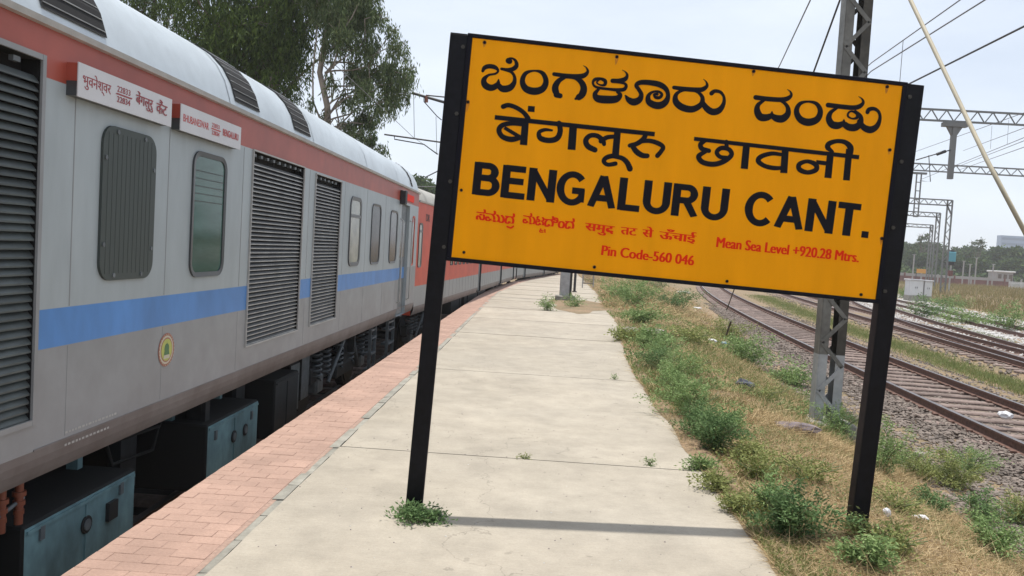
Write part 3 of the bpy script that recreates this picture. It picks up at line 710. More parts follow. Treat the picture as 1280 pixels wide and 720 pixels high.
for yy in (3.84, 3.98, 4.12):
    b = MB()
    for k in range(3): b.tube([(1.42, W(yy), Zc(.17-.05*k)), (1.42, W(yy), Zc(.145-.05*k))], .035-.004*k, 10)
    b.tube([(1.42, W(yy), Zc(.27)), (1.42, W(yy), Zc(-.01))], .022, 8); b.build('insulator', 'insulator', pc)
b = MB(); b.tube([(1.42, W(3.2), Zc(.02)), (1.42, W(3.8), Zc(.05)), (1.42, W(4.15), Zc(.12)), (1.3, W(4.3), Zc(.2))], .012, 6); b.build('cable', 'undergear_grey', pc)
# pipes and brackets hanging between the boxes
b = MB()
for k in range(26):
    yy = random.uniform(5.5, 15.4); x = random.uniform(.5, 1.3); z1 = Zc(random.uniform(-.5, 0)); b.box((x, W(yy), z1), (x+random.uniform(.03, .12), W(yy)+random.uniform(.03, .25), 1.14))
b.tube([(.9, .5, 1.02), (.9, LC-.5, 1.02)], .03, 6); b.tube([(.7, .5, .92), (.7, LC-.5, .92)], .02, 6); b.build('underframe', 'undergear', pc, 'stuff')
b = MB(); b.box((-1.3, .4, .42), (.15, LC-.4, 1.10)); b.build('light_block', 'undergear', pc)  # full-length box added to block light coming from the far side
for (ya, yb_, za) in ((5.45, 6.5, .12), (7.85, 8.25, .1), (5.5, 6.4, -.05)):
    b = MB(); b.tube([(1.10, W(ya), Zc(za+.2)), (1.12, W(ya)+.1, Zc(za-.06)), (1.12, W(yb_)-.2, Zc(za-.10)), (1.10, W(yb_), Zc(za+.2))], .014, 6); b.build('cable', 'shade_black', pc)
for ya in (4.35, 5.2, 6.75, 7.6):
    b = MB(); b.box((1.40, W(ya)-.02, Zc(-.18)), (1.414, W(ya)+.02, Zc(-.10))); b.build('hinge', 'undergear_grey', pc)
def bogie(par, yc):
    bg_ = MB()
    for s in (1.08,):
        bg_.bbox((s-.08, yc-1.7, .50), (s+.08, yc+1.7, .72), .02); bg_.bbox((s-.1, yc-.5, .40), (s+.12, yc+.5, .60), .02)
        bg_.tube([(s+.1, yc-.9, .42), (s+.15, yc-.3, .95)], .03, 8, mi=1); bg_.tube([(s+.1, yc+.9, .42), (s+.15, yc+.3, .95)], .03, 8, mi=1)
        for q_ in (-1.28, 1.28): bg_.bbox((s-.1, yc+q_-.16, .33), (s+.1, yc+q_+.16, .60), .03, 1)
        bg_.box((-s, yc-.2, .5), (s, yc+.2, .66))
    f = bg_.build('bogie', ['undergear', 'undergear_grey'], par)
    for q_ in (-1.28, 1.28):
        wm = MB(); 
        for sx in (-1, 1):
            wm.tube([(sx*.80, yc+q_, .457), (sx*.93, yc+q_, .457)], .457, 28); wm.tube([(sx*.93, yc+q_, .457), (sx*.95, yc+q_, .457)], .40, 24)
        wm.tube([(-.9, yc+q_, .457), (.9, yc+q_, .457)], .09, 10); wm.build('wheelset', 'undergear', f)
    for q_ in (-.35, .35, -1.05, 1.05, -1.5, 1.5):
        sp = MB(); pts = [(1.17+.07*math.cos(a), yc+q_+.07*math.sin(a), .55+.36*a/(2*math.pi*5)) for a in np.linspace(0, 2*math.pi*5, 50)]; sp.tube(pts, .016, 5); sp.build('spring', 'undergear_grey', f)
    return f
bogie(pc, W(12.1)); bogie(pc, W(-1.6))
def steps(par, y, wd=.55, x=1.42):
    b = MB(); b.box((x-.02, y-.015, .32), (x+.03, y+.015, 1.15)); b.box((x-.02, y+wd-.015, .32), (x+.03, y+wd+.015, 1.15)); b.box((x-.02, y-.014, 1.10), (x+.025, y+wd+.014, 1.14)); b.box((x-.02, y+.0151, 1.0), (x+.02, y+wd-.0151, 1.03))
    st = b.build('step_frame', 'undergear_grey', par)
    for z in (.36, .62, .88): t_ = MB(); t_.box((x-.10, y+.015, z), (x+.04, y+wd-.015, z+.03)); t_.build('tread', 'undergear_grey', st)
steps(pc, W(14.15)); steps(pc, W(12.75), .35)
b = MB(); b.box((-.9, LC, .9), (.9, LC+.35, 3.9)); b.build('gangway', 'rubber', pc)
for s in (-.85, .85): b = MB(); b.tube([(s, LC, 1.1), (s, LC+.3, 1.1)], .08, 10); b.tube([(s, LC+.3, 1.1), (s, LC+.34, 1.1)], .2, 14); b.build('buffer', 'undergear', pc)

def copy_tree(o, parent=None):
    c = o.copy(); COL.objects.link(c)
    if parent is not None: c.parent = parent
    for ch in list(kids.get(o.name, [])): copy_tree(ch, c)
    return c
# passenger coach -------------------------------------------------
L2 = 23.4
c2 = empty('passenger_coach', (-4.20, 16.25, ZR-.13), 'red and grey passenger coach coupled behind the power car, mostly behind the sign', 'train coach', 'coaches of the train', math.atan2(-1.25, 23.4))
b = MB(); dh = [(2.0, 2.75, 1.15, 3.15), (9.55, 10.3, 1.15, 3.15), (16.0, 16.75, 1.15, 3.15), (21.6, 22.35, 1.15, 3.15)]
red = lambda y: 1
wall(b, 0, L2, dh, [(1.12, 1.30, 2), (1.30, 1.72, 0), (1.72, 3.18, lambda y: 1 if y > .45 else 0), (3.18, 3.45, lambda y: 1)])
b.box((-SIDE, 0, 1.12), (-SIDE+.02, L2, 3.45), 0); b.box((-SIDE, 0, 1.12), (SIDE-.06, .02, 3.45), 1); b.box((-SIDE, L2-.02, 1.12), (SIDE-.06, L2, 3.45), 0)
for h in dh: recess(b, *h, d=.08, mi=3)
b.box((-SIDE+.1, .1, 1.10), (SIDE-.1, L2-.1, 1.16), 3)
for y in np.arange(2.5, 23, .55): b.box((SIDE, y, 1.32), (SIDE+.004, y+.012, 1.76), 0)
b.build('body', ['coach_grey', 'coach_red', 'skirt_grey', 'undergear'], c2)
rf2 = shell(c2, L2, 'coach_grey', 'roof_dull', .72)
for y in np.arange(.8, 23, 1.1): v = MB(); pr = [(x, 3.45+(z-3.45)*.72) for x, z in roof_prof(.008)]; n = len(pr); v.add([(x, y, z) for x, z in pr]+[(x, y+.04, z) for x, z in pr], [(k, k+1, n+k+1, n+k) for k in range(n-1)], 0, True); v.build('roof_rib', 'roof_dull', rf2)
b = MB(); b.extrude([(SIDE-.01, 3.435), (SIDE+.03, 3.44), (SIDE+.038, 3.47), (SIDE+.005, 3.475)], (0, L2)); b.build('gutter', 'gutter_pale', c2)
for y in (2.0, 9.55, 16.0, 21.6):
    b = MB(); b.box((SIDE-.075, y+.03, 1.17), (SIDE-.05, y+.72, 3.12)); d_ = b.build('door', 'undergear_grey', c2)
    b = MB(); b.box((SIDE-.05, y+.2, 2.2), (SIDE-.04, y+.55, 2.85)); b.build('pane', 'glass_dark', d_)
window(c2, .72-.38, 2.56, .34, .92, .08, 'glass_pale', bar=2.85, fw=.04)
y = 4.3
while y < 21.4:
    if not any(h[0]-.4 < y < h[1]+.4 for h in dh): window(c2, y, 2.49, .40, .80, .05, 'glass_dark', fr='rubber', fw=.03)
    y += .68
v, f = text_geo('DR', .02); b = MB(); b.add([(SIDE+.004+.0002*q_[2], .78+q_[0]*.30, 3.08+q_[1]*.22) for q_ in v], f); b.build('lettering', 'rubber', c2)
bogie(c2, 3.2); bogie(c2, L2-3.2)
par_ = c2; 
b = MB()
for k in range(18): yy = random.uniform(6, 18); b.box((.6, yy, random.uniform(.4, .8)), (1.35, yy+random.uniform(.2, .9), 1.14))
b.build('underframe', 'undergear', c2, 'stuff')
b = MB(); b.box((-.9, L2, .9), (.9, L2+.35, 3.9)); b.build('gangway', 'rubber', c2)
kids = {}
for o in bpy.data.objects:
    if o.parent: kids.setdefault(o.parent.name, []).append(o)
pos = Vector((-4.20+1.30, 16.25+23.75, ZR-.13)); hd = .135
for lab in ('red and grey passenger coach on the curve, second one behind the sign', 'farthest passenger coach in view, where the train curves out of sight'):
    c = copy_tree(c2); c.location = pos; c.rotation_euler = (0, 0, -hd); c['label'] = lab
    pos = pos+Vector((math.sin(hd), math.cos(hd), 0))*23.8; hd += .14

# ------------------------------------------------------------------ the station sign
uX = Vector((.996, .081, -.041)).normalized(); nY = Vector((-.081, .997, .009)); nY = (nY-uX*nY.dot(uX)).normalized(); vZ = uX.cross(nY)
TL = Vector((EYE[0]+(-.387)*1.296, 3.679*1.296, 1.62+(2.565-1.62)*1.296)); BW, BH = 2.601, 1.296
B0 = Vector((-.085, 0, -2.85))
base = TL+uX*B0.x+nY*B0.y+vZ*B0.z
sign = bpy.data.objects.new('station_sign', None); COL.objects.link(sign)
sign.matrix_world = Matrix(((uX.x, nY.x, vZ.x, base.x), (uX.y, nY.y, vZ.y, base.y), (uX.z, nY.z, vZ.z, base.z), (0, 0, 0, 1)))
tag(sign, 'large yellow station name board BENGALURU CANT. on two leaning black posts', 'station sign')
def S(u, n, v): return (u-B0.x, n-B0.y, v-B0.z)
def sbox(mb, a, c, mi=0): mb.box(S(*a), S(*c), mi)
b = MB(); sbox(b, (0, -.012, -BH), (BW, -.004, 0)); face = b.build('board_panel', 'sign_yellow', sign)
b = MB(); sbox(b, (.0, -.003, -BH), (BW, .002, 0)); b.build('board_back', 'post_black', sign)
fr = .024
for (a, c) in (((-.03, -.02, 0), (BW+.03, .028, fr)), ((-.03, -.02, -BH-fr), (BW+.03, .028, -BH)), ((-.03, -.021, -BH), (0, .027, 0)), ((BW, -.021, -BH), (BW+.03, .027, 0))):
    b = MB(); b.bbox(S(*a), S(*c), .003); b.build('frame_bar', 'sign_black', sign)
for (u0, u1, vt, vb, rr_) in ((-.132, -.0302, .012, -2.95, 0), (BW+.0302, BW+.135, .012, -3.0, 1)):
    b = MB()
    # folded channel: web facing the viewer with a returned flange on each side
    b.bbox(S(u0, -.012, vb), S(u1, -.003, vt), .002); b.bbox(S(u0, -.0028, vb), S(u0+.009, .07, vt), .002, 1); b.bbox(S(u1-.009, -.0028, vb), S(u1, .07, vt), .002, 1)
    b.box(S(u0+.0092, .061, vb), S(u1-.0092, .0695, vt))
    sbox(b, (u0+.001, -.011, vt), (u1-.001, .069, vt+.006))
    p = b.build('post', ['post_black', 'post_brown'], sign)
    for k, vv in enumerate((-.06, -.45, -.85, -1.24)):
        c = MB(); um = u1-.02 if not rr_ else u0+.02
        c.tube([S(um, -.012, vv), S(um, -.024, vv)], .012, 6); c.build('bolt', 'galv_dark', p)
# homography photo -> board
def homog(src, dst):
    A = []
    for (x, y), (u, v) in zip(src, dst): A += [[x, y, 1, 0, 0, 0, -u*x, -u*y], [0, 0, 0, x, y, 1, -v*x, -v*y]]
    h = np.linalg.solve(np.array(A, float), np.array([c for d in dst for c in d], float)); return np.append(h, 1).reshape(3, 3)
HM = homog([(593, 48), (1127, 108), (1093, 373), (562, 322)], [(0, 0), (BW, 0), (BW, -BH), (0, -BH)])
def h2(x, y): q_ = HM @ np.array([x, y, 1.]); return q_[0]/q_[2], q_[1]/q_[2]
zi = [0]
def letter(strokes, crop, name, mt, wk=1.1):
    """strokes: lists of (x,y,width) in tracing units; crop = (x0,y0,scale)"""
    m = MB(); x0, y0, s = crop
    for st in strokes:
        closed = st[0] == 'o'; flat = st[0] == '|'
        pts = st[1:] if st[0] in ('o', '|') else st
        P = []
        for (x, y, w_) in pts:
            u, v = h2(x0+x/s, y0+y/s); P.append((u, v, w_/s*.00484*wk))
        for vs, fs in ribbon2d(P, closed, smooth=not flat, caps='' if flat else 'round'):
            zi[0] += 1; d = -.0128-.00006*(zi[0] % 40)
            m.add([S(p, d, q_) for p, q_ in vs], fs)
    return m.build(name, mt, face)
CA, CB, CC, CD, CE = (590, 60, 7.111), (740, 70, 7.111), (930, 90, 7.111), (610, 120, 5.565), (860, 160, 5.818)
letter([[(108, 208, 24), (125, 180, 34), (165, 167, 36), (215, 175, 34), (245, 205, 20), (222, 232, 18), (160, 245, 20), (118, 285, 40), (125, 330, 52), (165, 355, 52), (205, 352, 48), (240, 325, 40), (248, 285, 12)],
        [(240, 325, 36), (270, 360, 50), (310, 367, 54), (355, 352, 50), (387, 310, 36), (390, 260, 26), (365, 220, 24), (320, 200, 26), (275, 190, 22)],
        [(275, 190, 22), (330, 197, 26), (380, 190, 36), (410, 160, 34), (402, 120, 24), (375, 98, 16), (350, 96, 14)], [(338, 118, 46), (348, 122, 46)]], CA, 'lettering', 'sign_black')
letter([['o', (567, 207, 16), (640, 228, 34), (670, 300, 44), (640, 365, 52), (567, 388, 58), (490, 365, 54), (460, 300, 42), (490, 230, 32)]], CA, 'lettering', 'sign_black')
letter([[(742, 236, 30), (850, 252, 36), (950, 258, 40), (1010, 248, 38), (1042, 215, 24), (1030, 180, 12), (1005, 162, 5)],
        [(845, 262, 24), (785, 295, 40), (752, 350, 52), (760, 400, 50), (795, 442, 16)], [(760, 420, 44), (795, 428, 40)], [(845, 262, 24), (930, 268, 34), (985, 310, 46), (1005, 365, 54), (985, 420, 54), (930, 455, 18)], [(960, 440, 50), (985, 425, 50)]], CA, 'lettering', 'sign_black')
letter([['o', (85, 208, 22), (128, 225, 30), (125, 258, 26), (88, 262, 14), (55, 240, 14)], [(85, 205, 22), (40, 212, 26), (20, 240, 20), (35, 272, 20), (80, 288, 22), (160, 298, 22), (240, 305, 28), (295, 300, 30), (315, 270, 26), (292, 245, 22), (200, 228, 26)],
        [(195, 225, 36), (250, 225, 36), (305, 210, 36), (325, 175, 22), (308, 145, 10), (282, 130, 4)], [(70, 300, 22), (38, 340, 38), (60, 380, 58), (140, 390, 62), (225, 385, 56), (262, 350, 34), (235, 322, 22)]], CB, 'lettering', 'sign_black')
letter([[(308, 355, 14), (335, 392, 44), (380, 412, 56), (430, 392, 50), (448, 345, 36), (425, 300, 32), (405, 265, 34), (440, 240, 38), (520, 240, 42), (610, 258, 46), (665, 295, 40), (685, 350, 34), (668, 405, 48), (625, 438, 56), (570, 440, 56), (515, 410, 50), (510, 360, 34), (545, 325, 20), (600, 320, 20), (630, 345, 24), (610, 372, 26), (575, 370, 26), (560, 345, 16), (590, 342, 24)]], CB, 'lettering', 'sign_black')
letter([[(738, 283, 30), (830, 296, 36), (930, 303, 38), (990, 300, 38), (1030, 270, 28), (1025, 235, 14), (1000, 210, 5)],
        ['o', (875, 308, 14), (950, 325, 24), (990, 375, 34), (975, 435, 44), (900, 475, 52), (810, 458, 56), (755, 410, 52), (755, 350, 34), (800, 315, 22)], [(985, 400, 30), (1020, 460, 50), (1075, 497, 54), (1135, 485, 50), (1175, 430, 34), (1180, 370, 24), (1150, 325, 26), (1100, 315, 30), (1070, 335, 36)]], CB, 'lettering', 'sign_black')
letter([[(108, 228, 38), (200, 240, 38), (320, 248, 38), (385, 240, 38), (422, 210, 26), (415, 178, 14), (388, 158, 5)], [(185, 252, 22), (130, 295, 36), (122, 350, 54), (150, 400, 60), (205, 405, 54), (245, 385, 40), (252, 355, 12)], [(245, 385, 36), (290, 412, 56), (345, 415, 60), (390, 375, 50), (392, 320, 36), (365, 280, 28), (330, 258, 22)]], CC, 'lettering', 'sign_black')
letter([['o', (570, 265, 18), (645, 285, 32), (678, 350, 44), (650, 420, 54), (573, 447, 60), (500, 420, 54), (468, 350, 44), (498, 285, 32)]], CC, 'lettering', 'sign_black')
letter([[(745, 295, 38), (850, 308, 38), (960, 318, 38), (1020, 308, 38), (1055, 275, 26), (1045, 242, 14), (1015, 220, 5)], [(825, 322, 20), (770, 360, 34), (752, 415, 50), (780, 465, 58), (835, 475, 56), (880, 450, 34), (885, 425, 12)],
        ['o', (955, 350, 16), (1000, 372, 26), (1000, 405, 26), (960, 415, 14), (922, 395, 18), (925, 365, 18)], [(985, 352, 26), (1030, 395, 36), (1030, 450, 48), (990, 490, 58), (930, 490, 56), (885, 460, 46), (880, 440, 20)],
        [(1020, 440, 40), (1060, 492, 50), (1120, 512, 56), (1175, 480, 44), (1202, 410, 28), (1190, 355, 26), (1150, 328, 30), (1105, 335, 34), (1092, 358, 34)]], CC, 'lettering', 'sign_black')
# Hindi line
letter([['|', (52, 150, 28), (1165, 266, 28)], ['|', (268, 158, 42), (250, 342, 46)], [(240, 198, 26), (170, 192, 28), (105, 205, 30), (80, 240, 32), (105, 285, 32), (170, 303, 34), (245, 285, 26)], ['|', (118, 222, 22), (235, 292, 24)],
        [(112, 76, 30), (150, 66, 28), (205, 84, 28), (255, 118, 28), (285, 158, 32)], ['|', (284, 90, 36), (332, 94, 36)]], CD, 'lettering', 'sign_black')
letter([[(500, 190, 32), (508, 245, 34), (485, 295, 36), (430, 310, 34), (370, 295, 34), (360, 255, 26), (400, 236, 22), (450, 240, 14)], ['|', (600, 200, 48), (585, 375, 50)],
        [(748, 375, 34), (700, 350, 36), (685, 310, 34), (715, 277, 30), (765, 278, 30), (803, 310, 32), (812, 335, 26)], [(790, 315, 30), (835, 288, 28), (900, 282, 26)], ['|', (908, 235, 42), (890, 415, 44)],
        [(900, 412, 30), (835, 425, 30), (808, 452, 28), (835, 477, 26), (890, 470, 28)], [(880, 420, 26), (935, 432, 30), (970, 462, 34), (990, 505, 38)]], CD, 'lettering', 'sign_black')
letter([[(1105, 262, 28), (1085, 300, 32), (1040, 332, 30), (990, 345, 26)], [(1005, 342, 30), (1035, 385, 36), (1075, 412, 34), (1112, 416, 30)], [(1070, 315, 26), (1130, 312, 28), (1190, 330, 30), (1222, 355, 28), (1208, 385, 28), (1182, 415, 30)]], CD, 'lettering', 'sign_black')
letter([['|', (48, 78, 26), (1240, 210, 28)], [(130, 92, 24), (95, 118, 32), (105, 150, 32), (155, 165, 30)], [(130, 172, 24), (80, 205, 34), (110, 248, 34), (190, 262, 34), (265, 240, 34), (318, 195, 32), (300, 155, 30), (245, 145, 30), (212, 175, 30), (235, 208, 28), (285, 215, 26)], [(282, 100, 28), (284, 150, 28)], ['|', (428, 118, 46), (410, 295, 48)]], CE, 'lettering', 'sign_black')
letter([['|', (708, 150, 46), (695, 325, 48)], [(685, 192, 24), (610, 184, 28), (535, 205, 32), (512, 238, 34), (555, 272, 30), (620, 288, 30), (690, 288, 24)], ['|', (1035, 175, 46), (1015, 360, 48)], ['|', (1010, 255, 28), (930, 245, 28)],
        ['o', (865, 240, 26), (925, 262, 34), (930, 300, 34), (870, 320, 30), (812, 300, 34), (808, 262, 32)], ['|', (1170, 150, 44), (1148, 377, 46)], [(1172, 190, 42), (1178, 140, 42), (1140, 102, 32), (1080, 94, 28), (1025, 112, 34), (1015, 140, 36), (1050, 170, 18)]], CE, 'lettering', 'sign_black')
# big English capitals, drawn in a unit cell
T_, V_ = .195, .245
def arc(cx, cy, rx, ry, a0, a1, w0, n=14): return [(cx+rx*math.cos(R(a0+(a1-a0)*k/n)), cy+ry*math.sin(R(a0+(a1-a0)*k/n)), V_+(T_-V_)*abs(math.sin(R(a0+(a1-a0)*k/n)))) for k in range(n+1)]
GL = {
 'B': (.80, [[(.12, 0, V_), (.12, 1, V_)], [(.1, .91, T_), (.45, .91, T_)], [(.1, .535, T_), (.47, .535, T_)], [(.1, .09, T_), (.48, .09, T_)], arc(.43, .725, .20, .1875, 90, -90, 0), arc(.46, .3125, .235, .2225, 90, -90, 0)]),
 'E': (.74, [[(.12, 0, V_), (.12, 1, V_)], [(.1, .91, T_), (.70, .91, T_)], [(.1, .53, T_), (.66, .53, T_)], [(.1, .09, T_), (.73, .09, T_)]]),
 'N': (.83, [[(.12, 0, V_), (.12, 1, V_)], [(.72, 0, V_), (.72, 1, V_)], [(.105, 1.0, .23), (.735, 0, .23)]]),
 'G': (.90, [arc(.46, .5, .36, .43, 40, 325, 0, 26), [(.46, .44, T_), (.84, .44, T_)], [(.755, .10, .19), (.755, .50, .19)]]),
 'A': (.86, [[(.10, 0, .22), (.43, 1, .24)], [(.76, 0, .22), (.43, 1, .24)], [(.22, .30, T_), (.64, .30, T_)]]),
 'L': (.70, [[(.12, 0, V_), (.12, 1, V_)], [(.1, .09, T_), (.68, .09, T_)]]),
 'U': (.84, [[(.12, .33, V_), (.12, 1, V_)], [(.72, .33, V_), (.72, 1, V_)], arc(.42, .36, .30, .28, 180, 360, 0)]),
 'R': (.84, [[(.12, 0, V_), (.12, 1, V_)], [(.1, .91, T_), (.46, .91, T_)], [(.1, .50, T_), (.46, .50, T_)], arc(.44, .705, .215, .205, 90, -90, 0), [(.42, .50, .22), (.72, 0, .24)]]),
 'C': (.84, [arc(.45, .5, .35, .43, 42, 318, 0, 26)]),
 'T': (.74, [[(.02, .91, T_), (.70, .91, T_)], [(.36, 0, V_), (.36, 1, V_)]]),
 '.': (.30, [[(.12, 0, .21), (.12, .20, .21)]]),
}
def word(txt, pA, pB, pTop, gap=.06):
    """pA/pB: left and right ends of the baseline, pTop: top of the first letter (photo pixels)"""
    a, c, t = np.array(h2(*pA)), np.array(h2(*pB)), np.array(h2(*pTop)); H_ = np.linalg.norm(t-a); ex = (c-a); Lw = np.linalg.norm(ex); ex /= Lw; ey = np.array([-ex[1], ex[0]])
    tot = sum(GL[q_][0] for q_ in txt)+gap*(len(txt)-1); kx = Lw/(tot*1.0); x = 0; 
    for ch in txt:
        wd, sts = GL[ch]; m = MB()
        for st in sts:
            # the diagonal of N and the A must stop at the cap height: clip by construction
            vs_all = ribbon2d([(p[0], p[1], p[2]) for p in st], smooth=False, caps='')
            for vs, fs in vs_all:
                zi[0] += 1; d = -.0128-.00006*(zi[0] % 40); o_ = []
                for p, q_ in vs:
                    q_ = min(max(q_, 0), 1) if ch in 'NARM' else q_
                    P_ = a+ex*((x+p)*kx)+ey*(q_*H_); o_.append(S(P_[0], d, P_[1]))
                m.add(o_, fs)
        m.build('lettering', 'sign_black', face); x += wd+gap
word('BENGALURU', (589, 243), (908, 276), (592, 202)); word('CANT.', (929, 279), (1087, 297), (934, 238))
def small(body, pA, pB, hpx, bold=.02, drop=0):
    v, f = text_geo(body, bold); a, c = np.array(h2(*pA)), np.array(h2(*pB)); ex = c-a; Lw = np.linalg.norm(ex); ex /= Lw; ey = np.array([-ex[1], ex[0]])
    mn, mxx = v[:, :2].min(0), v[:, :2].max(0); m = MB(); ky = hpx*.00484
    zi[0] += 4
    m.add([S(*(lambda P_: (P_[0], -.0128-.00006*((zi[0]+q_[2]) % 40), P_[1]))(a+ex*Lw*(q_[0]-mn[0])/(mxx[0]-mn[0])+ey*(q_[1]*ky-drop*ky))) for q_ in v], f)
    m.build('lettering', 'sign_red', face)
CFs = (585, 250, 4.414)
def pf(x, y): return (585+x/4.414, 250+y/4.414)
K1 = 14.5
small('ಸಮುದ', pf(36, 108), pf(250, 137), 17.5, .05); small('ಮಟ', pf(295, 127), pf(415, 146), 17.5, .05); small('ದಿಂದ', pf(415, 146), pf(583, 163), 17.5, .05); small('ಟ', pf(388, 180), pf(425, 184), 8, .04)
letter([[(212, 148, 9), (232, 155, 9), (246, 146, 9)]], CFs, 'lettering', 'sign_red')
small('समुद', pf(640, 165), pf(805, 186), 14.5, .042); letter([[(772, 165, 8), (785, 178, 8)]], CFs, 'lettering', 'sign_red')
small('तट', pf(838, 187), pf(930, 197), 14.5, .042); small('से', pf(957, 200), pf(1020, 207), 14.5, .042); small('ऊँचाई', pf(1050, 211), pf(1255, 235), 14.5, .042)
small('Pin Code-560 046', pf(730, 303), pf(1243, 360), 17.8, .042)
def ph(x, y): return (890+x/6.737, 280+y/6.737)
small('Mean Sea Level +920.28 Mtrs.', ph(30, 190), ph(1228, 315), 18.4, .045)
for (x, y, L_r) in ((773, 72, .05), (943, 90, .03), (1108, 109, .045), (586, 128, .06), (1111, 187, .03), (742, 334, .012), (608, 54, .03), (1101, 297, .04)):
    u, v = h2(x, y); pts = [(u+.013*math.cos(a), v+.013*math.sin(a)) for a in np.linspace(0, math.pi, 7)]+[(u-.004, v-L_r), (u+.004, v-L_r*.8)]
    rh = MB(); rh.add([S(p, -.01235, q_) for p, q_ in pts], [tuple(range(len(pts)))]); rh.build('rust_stain', 'rust_stain', face)
me0 = None; bo = MB(); bo.tube([(0, 0, 0), (0, -.006, 0)], .0095, 8)
for (x, y) in ((608, 54), (773, 72), (943, 90), (1108, 109), (586, 128), (1111, 187), (576, 238), (1101, 297), (578, 316), (742, 334), (908, 351), (1075, 367)):
    u, v = h2(x, y); o = bo.build('screw', 'sign_black', face) if me0 is None else link('screw', me0, face); me0 = o.data; o.location = S(u, -.0125, v)
# ------------------------------------------------------------------ lattice mast beside the track
def V3(a): return Vector([float(t) for t in a])
mast = empty('lattice_mast', (3.605, 10.05, -.32), 'grey steel lattice mast with silver painted foot behind the sign board', 'catenary mast')
HM_ = 9.2; hw = .155; SP = .87+.0
for s in (-1, 1):
    for (z0, z1, mt) in ((0, SP, 'mast_silver'), (SP, HM_, 'galvanised' if s < 0 else 'galv_dark')):  # right leg darker above the foot: its shade is put into the colour
        b = MB(); b.box((s*hw-.006, -.09, z0), (s*hw+.006, .09, z1))
        for q_ in (-1, 1): b.box((s*hw-s*.006, q_*.09-.005, z0), (s*hw-s*.105, q_*.09+.005, z1)) if s > 0 else b.box((s*hw+.006, q_*.09-.005, z0), (s*hw+.105, q_*.09+.005, z1))
        b.build('mast_leg', mt, mast)
z = .12; k = 0
while z < HM_-.3:
    for q_ in (-.099, .099):
        s = 1 if k % 2 else -1
        if q_ > 0: s = -s
        b = MB(); b.bar((-s*(hw-.02), q_, z), (s*(hw-.02), q_, z+.30), .008, .05, up=(1, 0, 0))
        b.v = b.v; b.build('brace', 'mast_silver' if z+.3 < SP else ('galvanised' if q_ < 0 else 'galv_dark'), mast)  # rear braces darker, with shade put into the colour
    z += .30; k += 1
b = MB(); b.bbox((-.3, -.3, -.5), (.3, .3, .05), .02); b.build('footing', 'kerb_concrete', mast)

def cable(name, pts, r, mt, label, cat='cable', n=6):
    b = MB(); b.tube([V3(p) for p in pts], r, n); o = b.build(name, mt); return tag(o, label, cat)
def sag(a, c, s, n=10):
    a, c = V3(a), V3(c); return [a.lerp(c, t/n)-Vector((0, 0, s*4*(t/n)*(1-t/n))) for t in range(n+1)]
# pale stay rod to the right, dark anchor wire to the ground, thin second wire
A = ony(1080, -121, 10.05)
P1, P2, P3, P4 = ony(1138, 0, 9.0), ony(1233.6, 200, 7.9), ony(1280, 288, 7.35), onz(1405, 545, -.3)
cable('stay_rod', [A, P1, P2, P3, P4], .021, 'rod_cream', 'pale cream stay rod slanting down from the lattice mast to the right', 'stay rod')
g0 = onz(905.5, 426, -.30); top = ony(1058, -22, 10.5)
stay = empty('anchor_wire', tuple(g0), 'dark anchor wire running down behind the sign to the ground beside blue litter', 'stay wire')
def rel(o, pts): return [V3(p)-Vector(o.location) for p in pts]
b = MB(); b.tube(rel(stay, [g0+np.array([0, 0, .75]), top]), .013, 6); b.build('wire', 'wire', stay)
mid_ = V3(g0).lerp(V3(top), .1)
b = MB(); b.tube(rel(stay, [g0, np.array(mid_)]), .022, 6); b.build('anchor_rod', 'galv_dark', stay)
cable('thin_wire', [ony(1013, 0, 11), ony(974.5, 82, 16), ony(850, 300, 36)], .010, 'wire_grey', 'thin grey wire dropping steeply behind the sign, left of the dark one', 'wire')
# overhead line of the near track
def ext(p, q, z, t0=-.0, t1=1.6):
    a, c = onz(*p, z), onz(*q, z); return a+(c-a)*t0, a+(c-a)*t1
a, c = ext((1089, 89), (1231, 0), 5.2, -.0, 1.35); far_c = np.array([tcx(60)+.1, 60, 5.2]); a2 = np.array([tcx(40), 40, 5.2])
cable('contact_wire', [far_c, a2, a, c], .010, 'wire_grey', 'lower of two parallel overhead wires above the sign, right of the mast', 'overhead wire')
a_, c_ = ext((1090, 78), (1200, 0), 6.3, 0, 1.3)
cable('catenary_wire', [np.array([tcx(60)+.1, 60, 6.5]), np.array([tcx(40), 40, 6.4]), a_, c_], .011, 'wire_grey', 'upper of two parallel overhead wires above the sign, right of the mast', 'overhead wire')
p_, q_ = ony(1129, 51.5, float(a_[1]*.5+c_[1]*.5)), None
d1, d2 = onz(1129, 50.3, 6.3), onz(1129, 64, 5.2); d2[:2] = d1[:2]
cable('dropper_wire', [d1, d2], .006, 'wire_grey', 'short dropper wire joining the two parallel overhead wires', 'wire')
a, c = ext((1138, 104), (1280, 33), 6.8, -.9, 1.3)
cable('feeder_wire', [a, c], .022, 'wire', 'thick dark overhead wire rising to the right edge above the sign', 'overhead wire')

